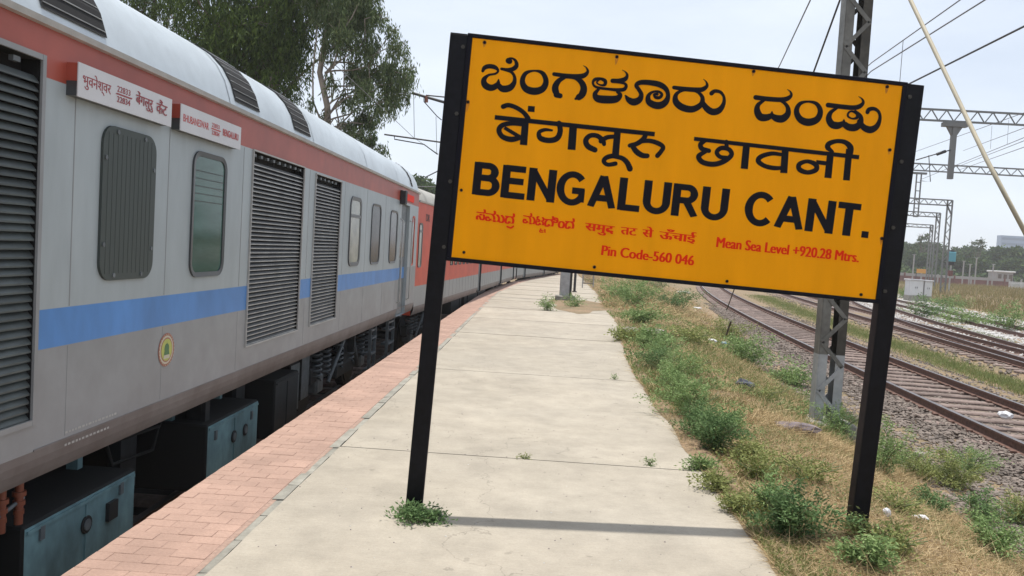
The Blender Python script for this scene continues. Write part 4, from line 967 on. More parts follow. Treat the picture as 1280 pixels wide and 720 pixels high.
# ------------------------------------------------------------------ catenary mast on the platform, arms over the train
mx0, my0 = .78, 27.0
hb = empty('platform_mast', (mx0, my0, 0), 'grey steel column standing in a weedy patch on the platform', 'catenary mast')
b = MB(); b.box((-.19, -.01, 0), (.19, .01, 7.6)); b.build('mast_web', 'gantry_grey', hb)
for s in (-1, 1): b = MB(); b.box((s*.19-.01, -.15, 0), (s*.19+.01, .15, 7.6)); b.build('mast_flange', 'mast_silver' if s < 0 else 'dark_metal', hb)  # lit left flange and shaded right flange, put into their colours
b = MB(); b.box((-.19, -.17, 0), (.12, -.155, 1.9)); b.build('front_plate', 'mast_silver', hb)
b = MB(); b.bbox((-.34, -.32, -.1), (.34, .32, .16), .03); b.build('footing', 'kerb_concrete', hb)
def arm(par, pts, r, mt='wire', nm='arm'): b = MB(); b.tube([V3(p)-Vector(par.location) for p in pts], r, 6); return b.build(nm, mt, par)
Yc = my0
pp = lambda x, y: ony(x, y, Yc)
T1 = np.array([mx0, Yc, 6.2]); 
arm(hb, [pp(514.8, 116), pp(554, 127.5), T1+np.array([0, 0, -.2])], .05); arm(hb, [pp(532.5, 119), pp(556, 121.3), T1+np.array([0, 0, .35])], .025)
arm(hb, [pp(480.4, 168), pp(549, 177.5), pp(700, 196)], .03); arm(hb, [pp(493, 170), pp(493, 174), pp(530, 180.5), pp(547, 193)], .02); arm(hb, [pp(530, 122), pp(530, 127), pp(546, 145), pp(552, 150)], .018)
arm(hb, [pp(517, 118), pp(518, 172)], .009, nm='dropper'); arm(hb, [pp(545, 146), pp(546, 193)], .008, nm='dropper')
b = MB(); b.tube(rel(hb, [pp(533, 120), pp(533, 128)]), .06, 8); b.build('insulator', 'insulator', hb)
cable('train_contact_wire', [ony(420, 82, 18), ony(480, 137, 22.5), pp(517, 172), ony(556, 198, 34), ony(640, 235, 55)], .008, 'wire_grey', 'overhead contact wire above the train, running down from the trees to the arm', 'overhead wire')
cable('low_wire', [pp(531, 222), ony(546, 214.5, 27), ony(590, 190, 27)], .02, 'wire', 'dark wire ending just beside the left sign post above the small trees', 'wire')
cable('far_train_wire', [ony(519, 233, 60), ony(560, 234, 60), ony(640, 240, 60)], .03, 'wire_grey', 'pale level wire crossing the small green trees behind the train', 'wire')
cable('mid_wire', [ony(499, 117, 24), ony(514.8, 116.5, 27)], .012, 'wire_grey', 'short thin wire ending at the tip of the upper arm over the train', 'wire')

# ------------------------------------------------------------------ portal gantries over the yard
def truss(par, p, q, dep, thick, n, stuff=False, zig=True):
    p, q = V3(p), V3(q); up = Vector((0, 0, dep))
    for o in (Vector((0, 0, 0)), up):
        b = MB(); b.bar(p+o, q+o, thick, thick); b.build('chord', 'gantry_grey', par)
    m = MB()
    for i in range(n):
        a, c = p.lerp(q, i/n), p.lerp(q, (i+1)/n)
        s, e = (a+up*0, c+up) if i % 2 else (a+up, c)
        if stuff: m.bar(s, e, thick*.45, thick*.45)
        else: b = MB(); b.bar(s, e, thick*.5, thick*.5); b.build('brace', 'gantry_grey', par)
    if stuff: m.build('bracing', 'gantry_grey', par)
def leg_lattice(par, x, y, z0, z1, wd, thick, n):
    for s in (-wd/2, wd/2): b = MB(); b.box((x+s-thick/2, y-thick/2, z0), (x+s+thick/2, y+thick/2, z1)); b.build('mast_leg', 'gantry_grey', par)
    m = MB()
    for i in range(n): a, c = z0+(z1-z0)*i/n, z0+(z1-z0)*(i+1)/n; s = 1 if i % 2 else -1; m.bar((x-s*wd/2, y, a), (x+s*wd/2, y, c), thick*.45, thick*.45)
    m.build('bracing', 'gantry_grey', par)
def gantry(label, Yg, xl_px, right, yl, yr, depth_px, leg_r=None, n=24, thick=.07, drops=(), legl=None, stuff=False):
    """right: photo x where the beam ends; yl, yr: photo y of the bottom chord at xl_px and right"""
    p, q = ony(xl_px, yl, Yg), ony(right, yr, Yg); zl = (p[2]+q[2])/2
    g = empty('portal_gantry', (float(p[0]), Yg, -.6), label, 'portal gantry', 'catenary portals over the tracks'); o = Vector(g.location)
    dep = depth_px*Yg/1000
    x0 = p[0] if legl is None else ony(legl, 380, Yg)[0]; x1 = q[0] if leg_r is None else leg_r
    truss(g, Vector((x0, Yg, zl))-o, Vector((x1, Yg, zl))-o, dep, thick, n, stuff)
    leg_lattice(g, x0-o.x, 0, 0, zl+.6+dep, dep*.9, thick, 14); leg_lattice(g, x1-o.x-.4*dep, 0, 0, zl+.6+dep, dep*.9, thick, 14)
    for s in (x0, x1):
        d = 1 if s == x0 else -1
        b = MB(); b.bar(Vector((s+d*dep*.9, Yg, zl))-o, Vector((s, Yg, zl-dep*1.6))-o, thick, thick); b.build('knee_brace', 'gantry_grey', g)
    for (dx, dy0, dy1, wpx, lat) in drops:
        a = ony(dx, dy0, Yg); c = ony(dx-(dy1-dy0)*.045, dy1, Yg); wd = wpx*Yg/1000
        if lat:
            d_ = MB(); 
            for s in (-1, 1): d_.box((a[0]-o.x+s*wd/2-.035, -.05, c[2]-o.z), (a[0]-o.x+s*wd/2+.035, .05, a[2]-o.z))
            for k in range(6): zz = a[2]+(c[2]-a[2])*k/5-o.z; d_.box((a[0]-o.x-wd/2, -.04, zz-.03), (a[0]-o.x+wd/2, .04, zz+.03))
            d_.box((a[0]-o.x-wd*1.6, -.1, a[2]-o.z-.05), (a[0]-o.x+wd*1.6, .1, a[2]-o.z+.1)); d_.build('drop_arm', 'gantry_grey', g)
        else:
            d_ = MB(); d_.box((a[0]-o.x-wd/2, -.1, c[2]-o.z), (a[0]-o.x+wd/2, .1, a[2]-o.z)); d_.box((a[0]-o.x-wd*2.6, -.14, a[2]-o.z-.03), (a[0]-o.x+wd*2.6, .14, a[2]-o.z+.16))
            h_ = a[2]-o.z; d_.add([(a[0]-o.x-wd*1.7, -.06, h_-.03), (a[0]-o.x+wd*1.7, -.06, h_-.03), (a[0]-o.x+wd/2, -.06, h_-.45), (a[0]-o.x-wd/2, -.06, h_-.45), (a[0]-o.x-wd*1.7, .06, h_-.03), (a[0]-o.x+wd*1.7, .06, h_-.03), (a[0]-o.x+wd/2, .06, h_-.45), (a[0]-o.x-wd/2, .06, h_-.45)],
                             [(0, 3, 2, 1), (4, 5, 6, 7), (1, 2, 6, 5), (0, 4, 7, 3)]); d_.build('drop_arm', 'gantry_grey', g)
    return g, Vector((x0, Yg, zl))
g1, e1_ = gantry('nearest steel portal gantry, its boom crossing right of the sign near the top', 38, 1150, 1280, 150.5, 155.5, 13.2, leg_r=32, n=46, thick=.085, drops=((1193, 158, 224, 5.5, False),), legl=1106)
g2, e2_ = gantry('second steel portal gantry, boom just below the nearest one', 62, 1142, 1280, 214, 219, 8.3, leg_r=46, n=44, thick=.10, drops=((1149, 217, 271, 5.5, True),), legl=1104)
g3, e3_ = gantry('third portal gantry with its right leg standing beside the blue signal', 86, 1130, 1190, 254, 257, 6.5, n=14, thick=.13, stuff=True, legl=1098)
g4, e4_ = gantry('fourth portal gantry, smaller and left of the third one', 106, 1128, 1175, 269, 271.5, 5, n=12, thick=.14, stuff=True, legl=1100)
g5, e5_ = gantry('farthest portal gantry, thin and low between the others', 132, 1128, 1166, 283, 285, 3.6, n=10, thick=.15, stuff=True, legl=1102)
# cantilever fittings and overhead wires among the gantries
fit = empty('cantilever_arm', tuple(ony(1190, 187, 38)), 'insulated bracket hanging left of the drop arm under the nearest gantry', 'bracket')
b = MB(); b.tube(rel(fit, [ony(1190, 187, 38), ony(1172, 192, 38), ony(1145, 200, 38)]), .03, 6); b.build('arm', 'wire', fit)
b = MB(); b.tube(rel(fit, [ony(1182, 189, 38), ony(1171, 193, 38)]), .07, 8); b.build('insulator', 'dark_metal', fit)
b = MB(); b.tube(rel(fit, [ony(1161, 194, 38), ony(1163, 227, 38), ony(1150, 226, 38)]), .02, 6); b.build('arm', 'gantry_grey', fit)
lines = [((1143, 190), (1280, 141), 'upper faint wire between the two nearest gantries'), ((1205, 188), (1280, 160), 'faint wire right of the drop arm, upper'), ((1198, 208), (1280, 176), 'dark wire under the nearest gantry at the right edge'),
         ((1200, 212), (1280, 184), 'second dark wire under the nearest gantry at the right edge'), ((1152, 224), (1280, 172), 'long wire sloping across below the nearest boom')]
for i, (p, q_, lb) in enumerate(lines):
    a, c = ony(*p, 60), ony(*q_, 34); d = c-a; cable('yard_wire', [a-d*.02, a, c, c+d*.25], .014, 'wire_grey', lb, 'overhead wire')
for (x, y0, y1, lb) in ((1240, 157, 186, 'left vertical dropper wire between yard wires'), (1261, 150, 180, 'right vertical dropper wire between yard wires')):
    cable('dropper_wire', [ony(x, y0, 45), ony(x-2, y1, 45)], .008, 'wire_grey', lb, 'wire')

# ------------------------------------------------------------------ things on the platform beyond
b = MB(); b.tube([(0, 0, 0), (0, 0, .78), (0, 0, .86)], [.055, .055, .03], 10); b.tube([(0, 0, 0), (0, 0, .04)], .1, 10)
o = b.build('short_post', 'dark_metal'); pz = onz(718.5, 356, 0); pz = ony(718.5, 356, 33); o.location = (pz[0], 33, 0); tag(o, 'short black post on the platform right of the grey column', 'post')
gp = ony(735, 352, 37.5); tg = empty('tree_guard', (gp[0], 37.5, 0), 'low brown wire guard with thin legs on the platform under the sign', 'tree guard')
for sx in (-.25, .25):
    for sy in (-.25, .25): b = MB(); b.tube([(sx, sy, 0), (sx, sy, 1.1)], .018, 6); b.build('leg', 'gutter_pale', tg)
for k in range(9): b = MB(); b.tube([(-.22+.055*k, -.25, .22), (-.22+.055*k, -.25, 1.05)], .009, 5); b.build('bar', 'bark', tg)
for z in (.2, .62, 1.05): b = MB(); b.box((-.26, -.262, z), (.26, -.25, z+.03)); b.box((-.26, .25, z), (.26, .262, z+.03)); b.build('rail_band', 'bark_pale', tg)

# ------------------------------------------------------------------ litter, stones
def rock(name, p, s, mt, label, cat, seed, sq=.6):
    r_ = random.Random(seed); bm = bmesh.new(); bmesh.ops.create_icosphere(bm, subdivisions=2, radius=1)
    for v in bm.verts: n_ = v.co.normalized(); v.co *= 1+.22*math.sin(3*n_.x+seed)+.16*math.sin(5*n_.y+2*seed)+r_.uniform(-.07, .07); v.co = Vector((v.co.x*s, v.co.y*s*.8, v.co.z*s*sq))
    me = bpy.data.meshes.new(name); bm.to_mesh(me); bm.free(); me.materials.append(M[mt]); o = link(name, me); x, y = p; o.location = (x, y, float(gz(x, y))+s*sq*.35+ .02); tag(o, label, cat); return o
def gpt(px, py):
    z = -.1
    for _ in range(6): q_ = onz(px, py, z); z = float(gz(q_[0], q_[1]))
    return float(q_[0]), float(q_[1])
rock('plastic_bag', gpt(933, 486), .13, 'litter_black', 'crumpled glossy black bag on dry straw left of the lattice mast', 'plastic bag', 3, .55)
rock('cloth_heap', gpt(992, 538), .20, 'cloth', 'grey brown rag lying on straw just left of the mast foot', 'rag', 5, .25)
rock('blue_bag', gpt(905, 432), .15, 'litter_blue', 'blue plastic litter at the foot of the anchor wire', 'litter', 8, .4)
rock('white_bag', gpt(891, 428), .12, 'litter_white', 'white plastic litter left of the blue one by the anchor wire', 'litter', 9, .4)
rock('white_litter', gpt(1108, 646), .032, 'litter_white', 'small white lump of litter right of the right sign post', 'litter', 2, .9)
rock('white_scrap', gpt(1150, 650), .05, 'litter_white', 'flat white scrap on the straw, right of the white lump', 'litter', 12, .25)
rock('paper_scrap', gpt(1204, 627), .022, 'litter_white', 'tiny white scrap among the weeds at lower right', 'litter', 14, .5)
rock('pale_stone', gpt(1150, 573), .085, 'stone', 'pale stone at the edge of the ballast above the lower right weeds', 'stone', 21)
rock('pale_stone', gpt(853, 367), .5, 'stone', 'large pale stone beyond the platform weeds under the sign', 'stone', 31, .25)
rock('flat_stone', gpt(815, 419), .28, 'stone', 'flat brown stone in the verge weeds, the larger of two', 'stone', 24, .35)
rock('flat_stone', gpt(785, 416), .22, 'stone', 'pale flat stone at the platform edge beside the verge weeds', 'stone', 25, .35)
rock('foot_stone', (1.62, 21.9), .2, 'kerb_concrete', 'broken grey block at the corner of the dirt patch on the platform', 'stone', 27, .5)
c_ = gpt(1253, 540); o = rock('white_sack', (c_[0]+.02, c_[1]), .13, 'board_white', 'white rounded lump resting on the nearest rail at the right edge', 'litter', 33, .42); o.location.z = -.52
rock('blue_scrap', gpt(872, 386), .22, 'litter_white', 'pale bluish scrap of litter near the verge weeds under the sign', 'litter', 35, .2)

stones('grit', 420, lambda y: -.1, 2.8, 16, 1.4, .001, .002, .006, 'cloth', ypow=1.2)
stones('grit', 120, lambda y: -.1, 2.8, 16, 1.4, .001, .002, .006, 'stone_pale', ypow=1.2)
# ------------------------------------------------------------------ weeds and grass
def bush(name, x, y, r, h, n, mt, label, cat='weed', stems=26, seed=0, z=None, leaf=.035, lay=False, grp=None):
    g = np.random.default_rng(seed+100); z0 = float(gz(x, y)) if z is None else z
    C_, D_, S_ = [], [], []
    ell = g.uniform(.85, 1.15); lean = g.normal(0, .18, 2)*r
    for s in range(stems):
        a = g.uniform(0, 2*math.pi); out = g.uniform(.2, 1.05)*r; hh = h*g.uniform(.45, 1.3)*max(.35, 1-.42*(out/r)**2); x0, y0 = g.normal(0, r*.18, 2)
        t = np.sort(g.random(n//stems)**.7); px = x0+(out*math.cos(a))*t**1.4; py = y0+(out*math.sin(a))*t**1.4; pz = hh*np.sin(t*math.pi*.5)*(1-.2*t*t*(out/r))
        p = np.stack([px*ell+lean[0]*t, py/ell+lean[1]*t, pz], 1)+g.normal(0, leaf*.9, (len(t), 3)); C_.append(p)
        d = np.stack([np.cos(a)+g.normal(0, .9, len(t)), np.sin(a)+g.normal(0, .9, len(t)), g.normal(.25, .6, len(t))], 1); D_.append(d)
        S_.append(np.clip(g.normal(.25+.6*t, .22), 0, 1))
    C_, D_, S_ = np.concatenate(C_), np.concatenate(D_), np.concatenate(S_); C_[:, 2] = np.maximum(C_[:, 2], .006)
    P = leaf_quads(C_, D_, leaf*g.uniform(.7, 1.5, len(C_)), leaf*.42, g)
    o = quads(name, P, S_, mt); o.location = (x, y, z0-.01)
    stm = MB()
    for s in range(stems//2):
        a = 2*math.pi*s/(stems//2)+.3; stm.tube([(0, 0, 0), (r*.3*math.cos(a), r*.3*math.sin(a), h*.5), (r*.7*math.cos(a), r*.7*math.sin(a), h*.75)], .0035, 3)
    st = stm.build('stems', mt if False else 'stem_green', o); 
    return tag(o, label, cat, grp)
mat('stem_green', (.12, .15, .06), .8)
WD = [  # photo x, y of the foot, radius m, height m, leaves, material, label
 (893, 566, .23, .33, 2600, 'leaf_deep', 'dense dark green bush right beside the platform edge, front of the verge row'),
 (868, 522, .30, .32, 2600, 'leaf_weed', 'grey green bush behind the densest one along the platform edge'),
 (838, 482, .38, .36, 2600, 'leaf_weed', 'spreading green bush in the middle of the verge row'),
 (828, 448, .45, .36, 2000, 'leaf_weed', 'green bush at the far end of the verge row beside the slab corner'),
 (985, 672, .19, .27, 2600, 'leaf_deep', 'dark bushy weed left of the right sign post foot'),
 (945, 600, .20, .17, 1400, 'leaf_weed_yellow', 'low yellow green weed between the dark bush and the right post'),
 (960, 640, .17, .20, 1200, 'leaf_weed', 'pale green weed just behind the dark bush by the slab edge'),
 (1050, 548, .30, .38, 2200, 'leaf_weed', 'green bush growing against the foot of the lattice mast'),
 (1030, 530, .26, .30, 1400, 'leaf_weed', 'small bush left of the mast foot'),
 (1100, 590, .28, .42, 2000, 'leaf_weed', 'tall thin weed right behind the right sign post'),
 (1195, 612, .33, .34, 2600, 'leaf_weed_yellow', 'bright yellow green weed near the ballast at the right'),
 (1170, 640, .20, .20, 1300, 'leaf_deep', 'dark low weed below the bright yellow green one'),
 (1240, 690, .26, .26, 2200, 'leaf_weed', 'leafy weed near the lower right corner'),
 (1270, 655, .22, .24, 1500, 'leaf_weed_yellow', 'weed at the right edge above the lower right corner'),
 (1078, 706, .15, .16, 1300, 'leaf_weed', 'small weed in front of the right sign post foot'),
 (1075, 672, .07, .11, 400, 'leaf_weed_yellow', 'tiny sprig against the foot of the right sign post'),
 (790, 385, 1.0, .75, 2200, 'leaf_weed', 'far bush next to the platform dirt patch'), (770, 372, 1.0, .8, 1800, 'leaf_weed', 'farthest pale bush at the platform edge under the sign'),
 (842, 385, 1.2, .7, 2200, 'leaf_deep', 'fresh green bush under the sign between verge and track'), (800, 404, .5, .35, 1200, 'leaf_weed', 'small bush by the pale flat stone'),
 (930, 452, .75, .5, 1800, 'leaf_weed', 'green bush behind the black bag near the rail'), (915, 425, .8, .5, 1500, 'leaf_weed_yellow', 'green bush around the anchor wire foot'),
 (865, 430, .5, .3, 1000, 'leaf_weed_yellow', 'olive weed on the straw mound under the sign'), (820, 360, 1.3, .8, 1600, 'leaf_deep', 'dark green far bush under the sign by the curving rail'),
 (985, 480, .5, .32, 1200, 'leaf_weed', 'thin weed in the ballast left of the lattice mast'), (955, 500, .35, .2, 900, 'leaf_weed_yellow', 'low thin weed right of the black bag'),
 (1120, 640, .2, .14, 700, 'leaf_weed_yellow', 'low yellowish weed right of the right post foot'), (1010, 600, .3, .18, 900, 'leaf_weed_yellow', 'low olive weed left of the right post, below the mast'),
]
WD += [(898, 612, .15, .12, 900, 'leaf_weed_yellow', 'low olive weed on the bare soil at the slab edge, left of the dark bush'), (880, 590, .14, .12, 800, 'leaf_weed', 'low green weed hugging the slab edge below the front verge bush'), (925, 640, .14, .12, 900, 'leaf_weed_yellow', 'low yellowish weed at the slab edge just left of the dark bush'), (780, 425, .4, .22, 1000, 'leaf_weed_yellow', 'olive weed at the slab corner next to the pale flat stone'),
 (870, 545, .26, .30, 2200, 'leaf_deep', 'green bush wedged between the front two bushes of the verge row'), (905, 540, .24, .24, 1800, 'leaf_weed', 'lower bush on the mast side of the front verge bush'),
 (820, 462, .34, .30, 1600, 'leaf_deep', 'dark bush touching the slab edge at the middle of the verge row'), (862, 470, .36, .3, 1600, 'leaf_weed_yellow', 'yellowish bush on the track side of the verge row'), (848, 500, .3, .32, 1800, 'leaf_weed', 'bush joining the middle and front of the verge row'),
 (815, 435, .4, .3, 1300, 'leaf_weed', 'bush beyond the slab corner, nearest the flat brown stone'), (1215, 590, .3, .3, 1600, 'leaf_weed', 'weed at the ballast edge behind the bright yellow green one'), (1150, 600, .26, .26, 1400, 'leaf_weed_yellow', 'weed between the right post and the bright yellow green one'),
 (1225, 650, .28, .26, 1500, 'leaf_deep', 'darker weed behind the lower right corner one'), (930, 575, .2, .16, 1100, 'leaf_weed_yellow', 'olive weed right of the front verge bush'), (1120, 690, .2, .14, 900, 'leaf_weed_yellow', 'low yellowish weed at the bottom, right of the right post')]
for i, (px, py, r, h, n, mt, lb) in enumerate(WD):
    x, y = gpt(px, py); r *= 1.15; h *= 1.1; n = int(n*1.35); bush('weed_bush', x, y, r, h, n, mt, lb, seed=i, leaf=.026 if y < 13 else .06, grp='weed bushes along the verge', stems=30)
p = onz(524, 650); bush('rosette_weed', float(p[0]), float(p[1])+.03, .185, .06, 1500, 'leaf_deep', 'low leafy weed round the foot of the left sign post', seed=51, z=0, leaf=.026, stems=34)
p = onz(656, 573); bush('slab_tuft', float(p[0]), float(p[1]), .045, .03, 120, 'leaf_weed_yellow', 'tiny tuft in the slab joint left of centre', seed=52, z=0, leaf=.018, stems=10)
p = onz(812, 582); bush('slab_tuft', float(p[0]), float(p[1]), .04, .07, 120, 'leaf_weed', 'small sprig in the slab joint near the right slab edge', seed=53, z=0, leaf=.018, stems=8)
p = onz(768, 474); bush('slab_tuft', float(p[0]), float(p[1]), .05, .06, 80, 'leaf_weed', 'sprig in the second slab joint near its right end', seed=56, z=0, leaf=.022, stems=8)
p = onz(684, 388); bush('weed_bush', float(p[0]), float(p[1]), .35, .42, 800, 'leaf_weed', 'weed left of the grey column on the platform', seed=54, z=0, leaf=.05, stems=16)
p = onz(720, 384); bush('weed_bush', float(p[0]), float(p[1]), .5, .38, 800, 'leaf_weed', 'weed right of the grey column on the platform', seed=55, z=0, leaf=.05, stems=16)
for (px, py, r, h, mt, lb) in ((1150, 384, 1.6, 1.0, 'leaf_deep', 'dark green bush below the white cabinets'), (1212, 392, 1.6, .7, 'leaf_weed', 'pale bush on the far bank, middle'), (1258, 398, 1.5, 1.1, 'leaf_weed', 'pale bush on the far bank near the right edge'), (1183, 375, 1.8, .8, 'leaf_weed', 'far bush on the bank right of the cabinets'), (1133, 366, 1.5, .9, 'leaf_weed', 'far pale bush beside the right sign post')):
    p = onz(px, py, -.2); bush('bank_bush', float(p[0]), float(p[1]), r, h, 1500, mt, lb, seed=int(px), leaf=.11, stems=22, grp='bushes on the far bank')

def field(name, n, fx, mt, L, Wd, up=.8, xyfn=None, shade=(.5, .25), kind='stuff', leaf=False, spread=.8):
    x, y = xyfn(n); z = gz(x, y)+.004; d = np.stack([rng.normal(0, spread, n), rng.normal(0, spread, n), np.abs(rng.normal(up, .3, n))+.05], 1)
    Ln = rng.uniform(L[0], L[1], n)*fx(x, y); c = np.stack([x, y, z], 1)
    P = (leaf_quads if leaf else blades)(c, d, Ln, Wd); return quads(name, P, np.clip(rng.normal(shade[0], shade[1], n), 0, 1), mt, kind=kind)
def verge(y0, y1, pw=1.7, xo=0., x1=3.1, clump=None, tries=3):
    def f(n):
        m = n*tries; y = y0+(y1-y0)*rng.random(m)**pw; lo = edge_x(y)-.12+xo; hi = tcx(y)-x1; x = lo+(hi-lo)*rng.random(m)
        k = np.ones(m, bool)
        if clump is not None: k = (wob(x*clump[0]+clump[2], y*clump[0])+rng.normal(0, .18, m)) > clump[1]
        idx = np.flatnonzero(k)[:n]; idx = np.resize(idx, n) if len(idx) < n else idx; return x[idx], y[idx]
    return f
one = lambda x, y: 1
# lying straw, then finer green
field('straw', 52000, one, 'straw', (.05, .18), .0038, up=.10, xyfn=verge(2.6, 9, 1.3), shade=(.55, .28), spread=1)
field('straw', 26000, one, 'straw', (.08, .24), .007, up=.12, xyfn=verge(8, 26, 1.6), shade=(.5, .28), spread=1)
field('straw', 9000, one, 'straw', (.2, .5), .02, up=.2, xyfn=verge(24, 60, 1.3, x1=2.3), shade=(.45, .28), spread=1)
field('dry_stalks', 1500, one, 'straw', (.10, .32), .004, up=1.0, xyfn=verge(2.8, 14, 1.3), shade=(.35, .3), spread=.6)
field('edge_weeds', 17000, one, 'leaf_weed_yellow', (.012, .034), .014, up=.7, xyfn=lambda n: (lambda y: (edge_x(y)-.03+np.abs(rng.normal(0, .13, n)), y))(2.6+9*rng.random(n)**1.2), shade=(.4, .3), leaf=True)
field('edge_straw', 9000, one, 'straw', (.03, .10), .003, up=.1, xyfn=lambda n: (lambda y: (edge_x(y)-.06+np.abs(rng.normal(0, .12, n)), y))(2.6+9*rng.random(n)**1.2), shade=(.6, .3), spread=1)
field('dead_leaves', 9000, one, 'straw', (.015, .035), .014, up=.3, xyfn=verge(2.6, 12, 1.3), shade=(.15, .25), leaf=True)
field('grass', 15000, one, 'grass', (.02, .075), .004, up=.8, xyfn=verge(2.6, 10, 1.3, clump=(1.0, .02, 0)), shade=(.5, .3), spread=.5)
field('small_weeds', 13000, one, 'leaf_weed', (.012, .03), .012, up=.6, xyfn=verge(2.6, 10, 1.3, clump=(1.3, .12, 4)), shade=(.5, .3), leaf=True)
field('grass', 20000, one, 'grass', (.05, .16), .010, up=.8, xyfn=verge(9, 34, 1.5, x1=2.4, clump=(.7, .0, 2)), shade=(.5, .3), spread=.5)
field('small_weeds', 12000, one, 'leaf_weed', (.04, .09), .035, up=.6, xyfn=verge(10, 50, 1.4, x1=2.5, clump=(.6, .1, 7)), shade=(.5, .3), leaf=True)
def strip(fa, fb, y0, y1, pw=1.5):
    def f(n): y = y0+(y1-y0)*rng.random(n)**pw; a, c = fa(y), fb(y); return a+(c-a)*np.clip(rng.normal(.5, .22, n), 0, 1), y
    return f
field('grass', 30000, one, 'grass', (.06, .18), .014, up=.9, xyfn=strip(lambda y: tcx(y)+2.0, lambda y: t2x(y)-1.8, 10, 60, 1.6), shade=(.62, .3), spread=.6)
field('grass', 5000, one, 'dry_grass', (.05, .15), .014, up=.5, xyfn=strip(lambda y: tcx(y)+1.6, lambda y: t2x(y)-1.5, 10, 60, 1.6), shade=(.6, .3), spread=.9)
field('grass', 3000, one, 'grass', (.06, .16), .02, up=.9, xyfn=strip(lambda y: t2bx(y)+1.2, lambda y: t2bx(y)+1.9, 30, 90, 1.2), shade=(.6, .3), spread=.6)
def bank(n):
    y = 22+120*rng.random(n)**1.4; x = t3x(np.clip(y, 0, 110))+4.6+45*rng.random(n)**1.3; return x, y
field('dry_grass', 60000, lambda x, y: .6+.5*(wob(x*.5, y*.3)+.6), 'dry_grass', (.3, .75), .035, up=1.6, xyfn=bank, shade=(.5, .3), spread=.45)
field('grass', 8000, lambda x, y: .6+.5*(wob(x*.5, y*.3)+.6), 'grass', (.2, .5), .05, up=1.4, xyfn=bank, shade=(.4, .3), spread=.5)

# ------------------------------------------------------------------ trees
def limb(mb, p, q, r0, r1, wig=.12, n=6, rg=None):
    p, q = np.array(p, float), np.array(q, float); pts = []
    for i in range(n+1): t = i/n; pts.append(tuple(p+(q-p)*t+(rg.normal(0, wig, 3)*math.sin(math.pi*t)))) 
    mb.tube(pts, [r0+(r1-r0)*i/n for i in range(n+1)], 7)
    return pts
def hang_tree(name, label, base, trunk_top, clumps, Yt, leafn, mt, leaf, bark, seed, r=.22, strand=.8, depth=2.0, trans=None):
    """clumps: (photo x, y, radius in photo px at distance Yt)"""
    g = np.random.default_rng(seed); root = empty(name, base, label, 'tree'); o = np.array(base)
    tb = MB(); limb(tb, (0, 0, 0), np.array(trunk_top)-o, r, r*.45, .25, 8, g); tt = np.array(trunk_top)-o
    C_, D_, S_ = [], [], []
    tot = sum(c[2]**2 for c in clumps)
    for (px, py, rp) in clumps:
        c = ony(px, py, Yt)-o; R_ = rp*Yt/1000; c[1] += g.uniform(-depth, depth)
        t = g.uniform(.45, 1.0); st = np.array([0, 0, 0])*(1-t)+tt*t if tt[2]*t < c[2] else tt*max(.3, (c[2]/tt[2])*.8)
        limb(tb, st, c, (.028 if name[0] == 'e' else .06)+.012*R_, .012, .16, 6, g)
        for k in range(3): limb(tb, c, c+g.normal(0, .5, 3)*R_, .02, .006, .05, 4, g)
        nl = int(leafn*rp*rp/tot); ns = max(4, nl//16)
        # hanging strands of narrow leaves
        sx = unit(g.normal(size=(ns, 3)))*(g.random((ns, 1))**.45)*R_*np.array([1, 1.1, .85])
        for s in sx:
            k = 16; ln = g.uniform(.3, 1.0)*strand; t = np.linspace(0, 1, k); dx = g.normal(0, .22, 2)
            p = c+s+np.stack([dx[0]*t*ln, dx[1]*t*ln, -ln*t+.1], 1)+g.normal(0, .05, (k, 3)); C_.append(p)
            D_.append(np.stack([g.normal(0, .45, k), g.normal(0, .45, k), np.full(k, -1.)+g.normal(0, .35, k)], 1)); S_.append(np.clip(g.normal(g.uniform(.2, .7), .2, k), 0, 1))
    C_, D_, S_ = np.concatenate(C_), np.concatenate(D_), np.concatenate(S_)
    P = leaf_quads(C_, D_, leaf*g.uniform(.7, 1.4, len(C_)), leaf*.24, g); quads('crown', P, S_, mt, root); tb.build('trunk', bark, root)
    return root
dg = np.random.default_rng(3)
dark = [(float(dg.uniform(225, 440)), float(dg.uniform(-120, 150)), float(dg.uniform(26, 42))) for _ in range(50)]
dark = [c for c in dark if c[1] < (c[0]-160)*.62+40 and c[0] < 432-.62*max(c[1], 0)]
dark += [(330, 110, 40), (350, 140, 34), (300, 80, 40), (275, 55, 36), (370, 80, 36), (345, 50, 40), (390, 20, 40), (250, 25, 34), (240, 55, 24), (310, 20, 40), (420, 10, 30), (385, 55, 22), (362, 112, 14), (340, 150, 18), (290, 110, 26)]
hang_tree('dark_tree', 'tall dark green tree with dense drooping crown behind the train', (float(ony(330, 200, 27)[0]), 27.5, -1), tuple(ony(325, -40, 27)), dark, 27, 76000, 'leaf_dark', .17, 'bark', 5, strand=1.0)
hang_tree('slender_tree', 'thin sparse tree with bare trunk seen at the far left above the train roof', (float(ony(194, 100, 31)[0]), 31, -1), tuple(ony(196, -30, 31)), [(175, 5, 18), (198, 14, 14), (215, 4, 20), (186, -12, 22), (206, 34, 12), (228, 28, 14), (162, -10, 20), (222, -20, 24)], 31, 5200, 'leaf_dark', .16, 'bark', 6, r=.16, strand=.9, depth=1.0)
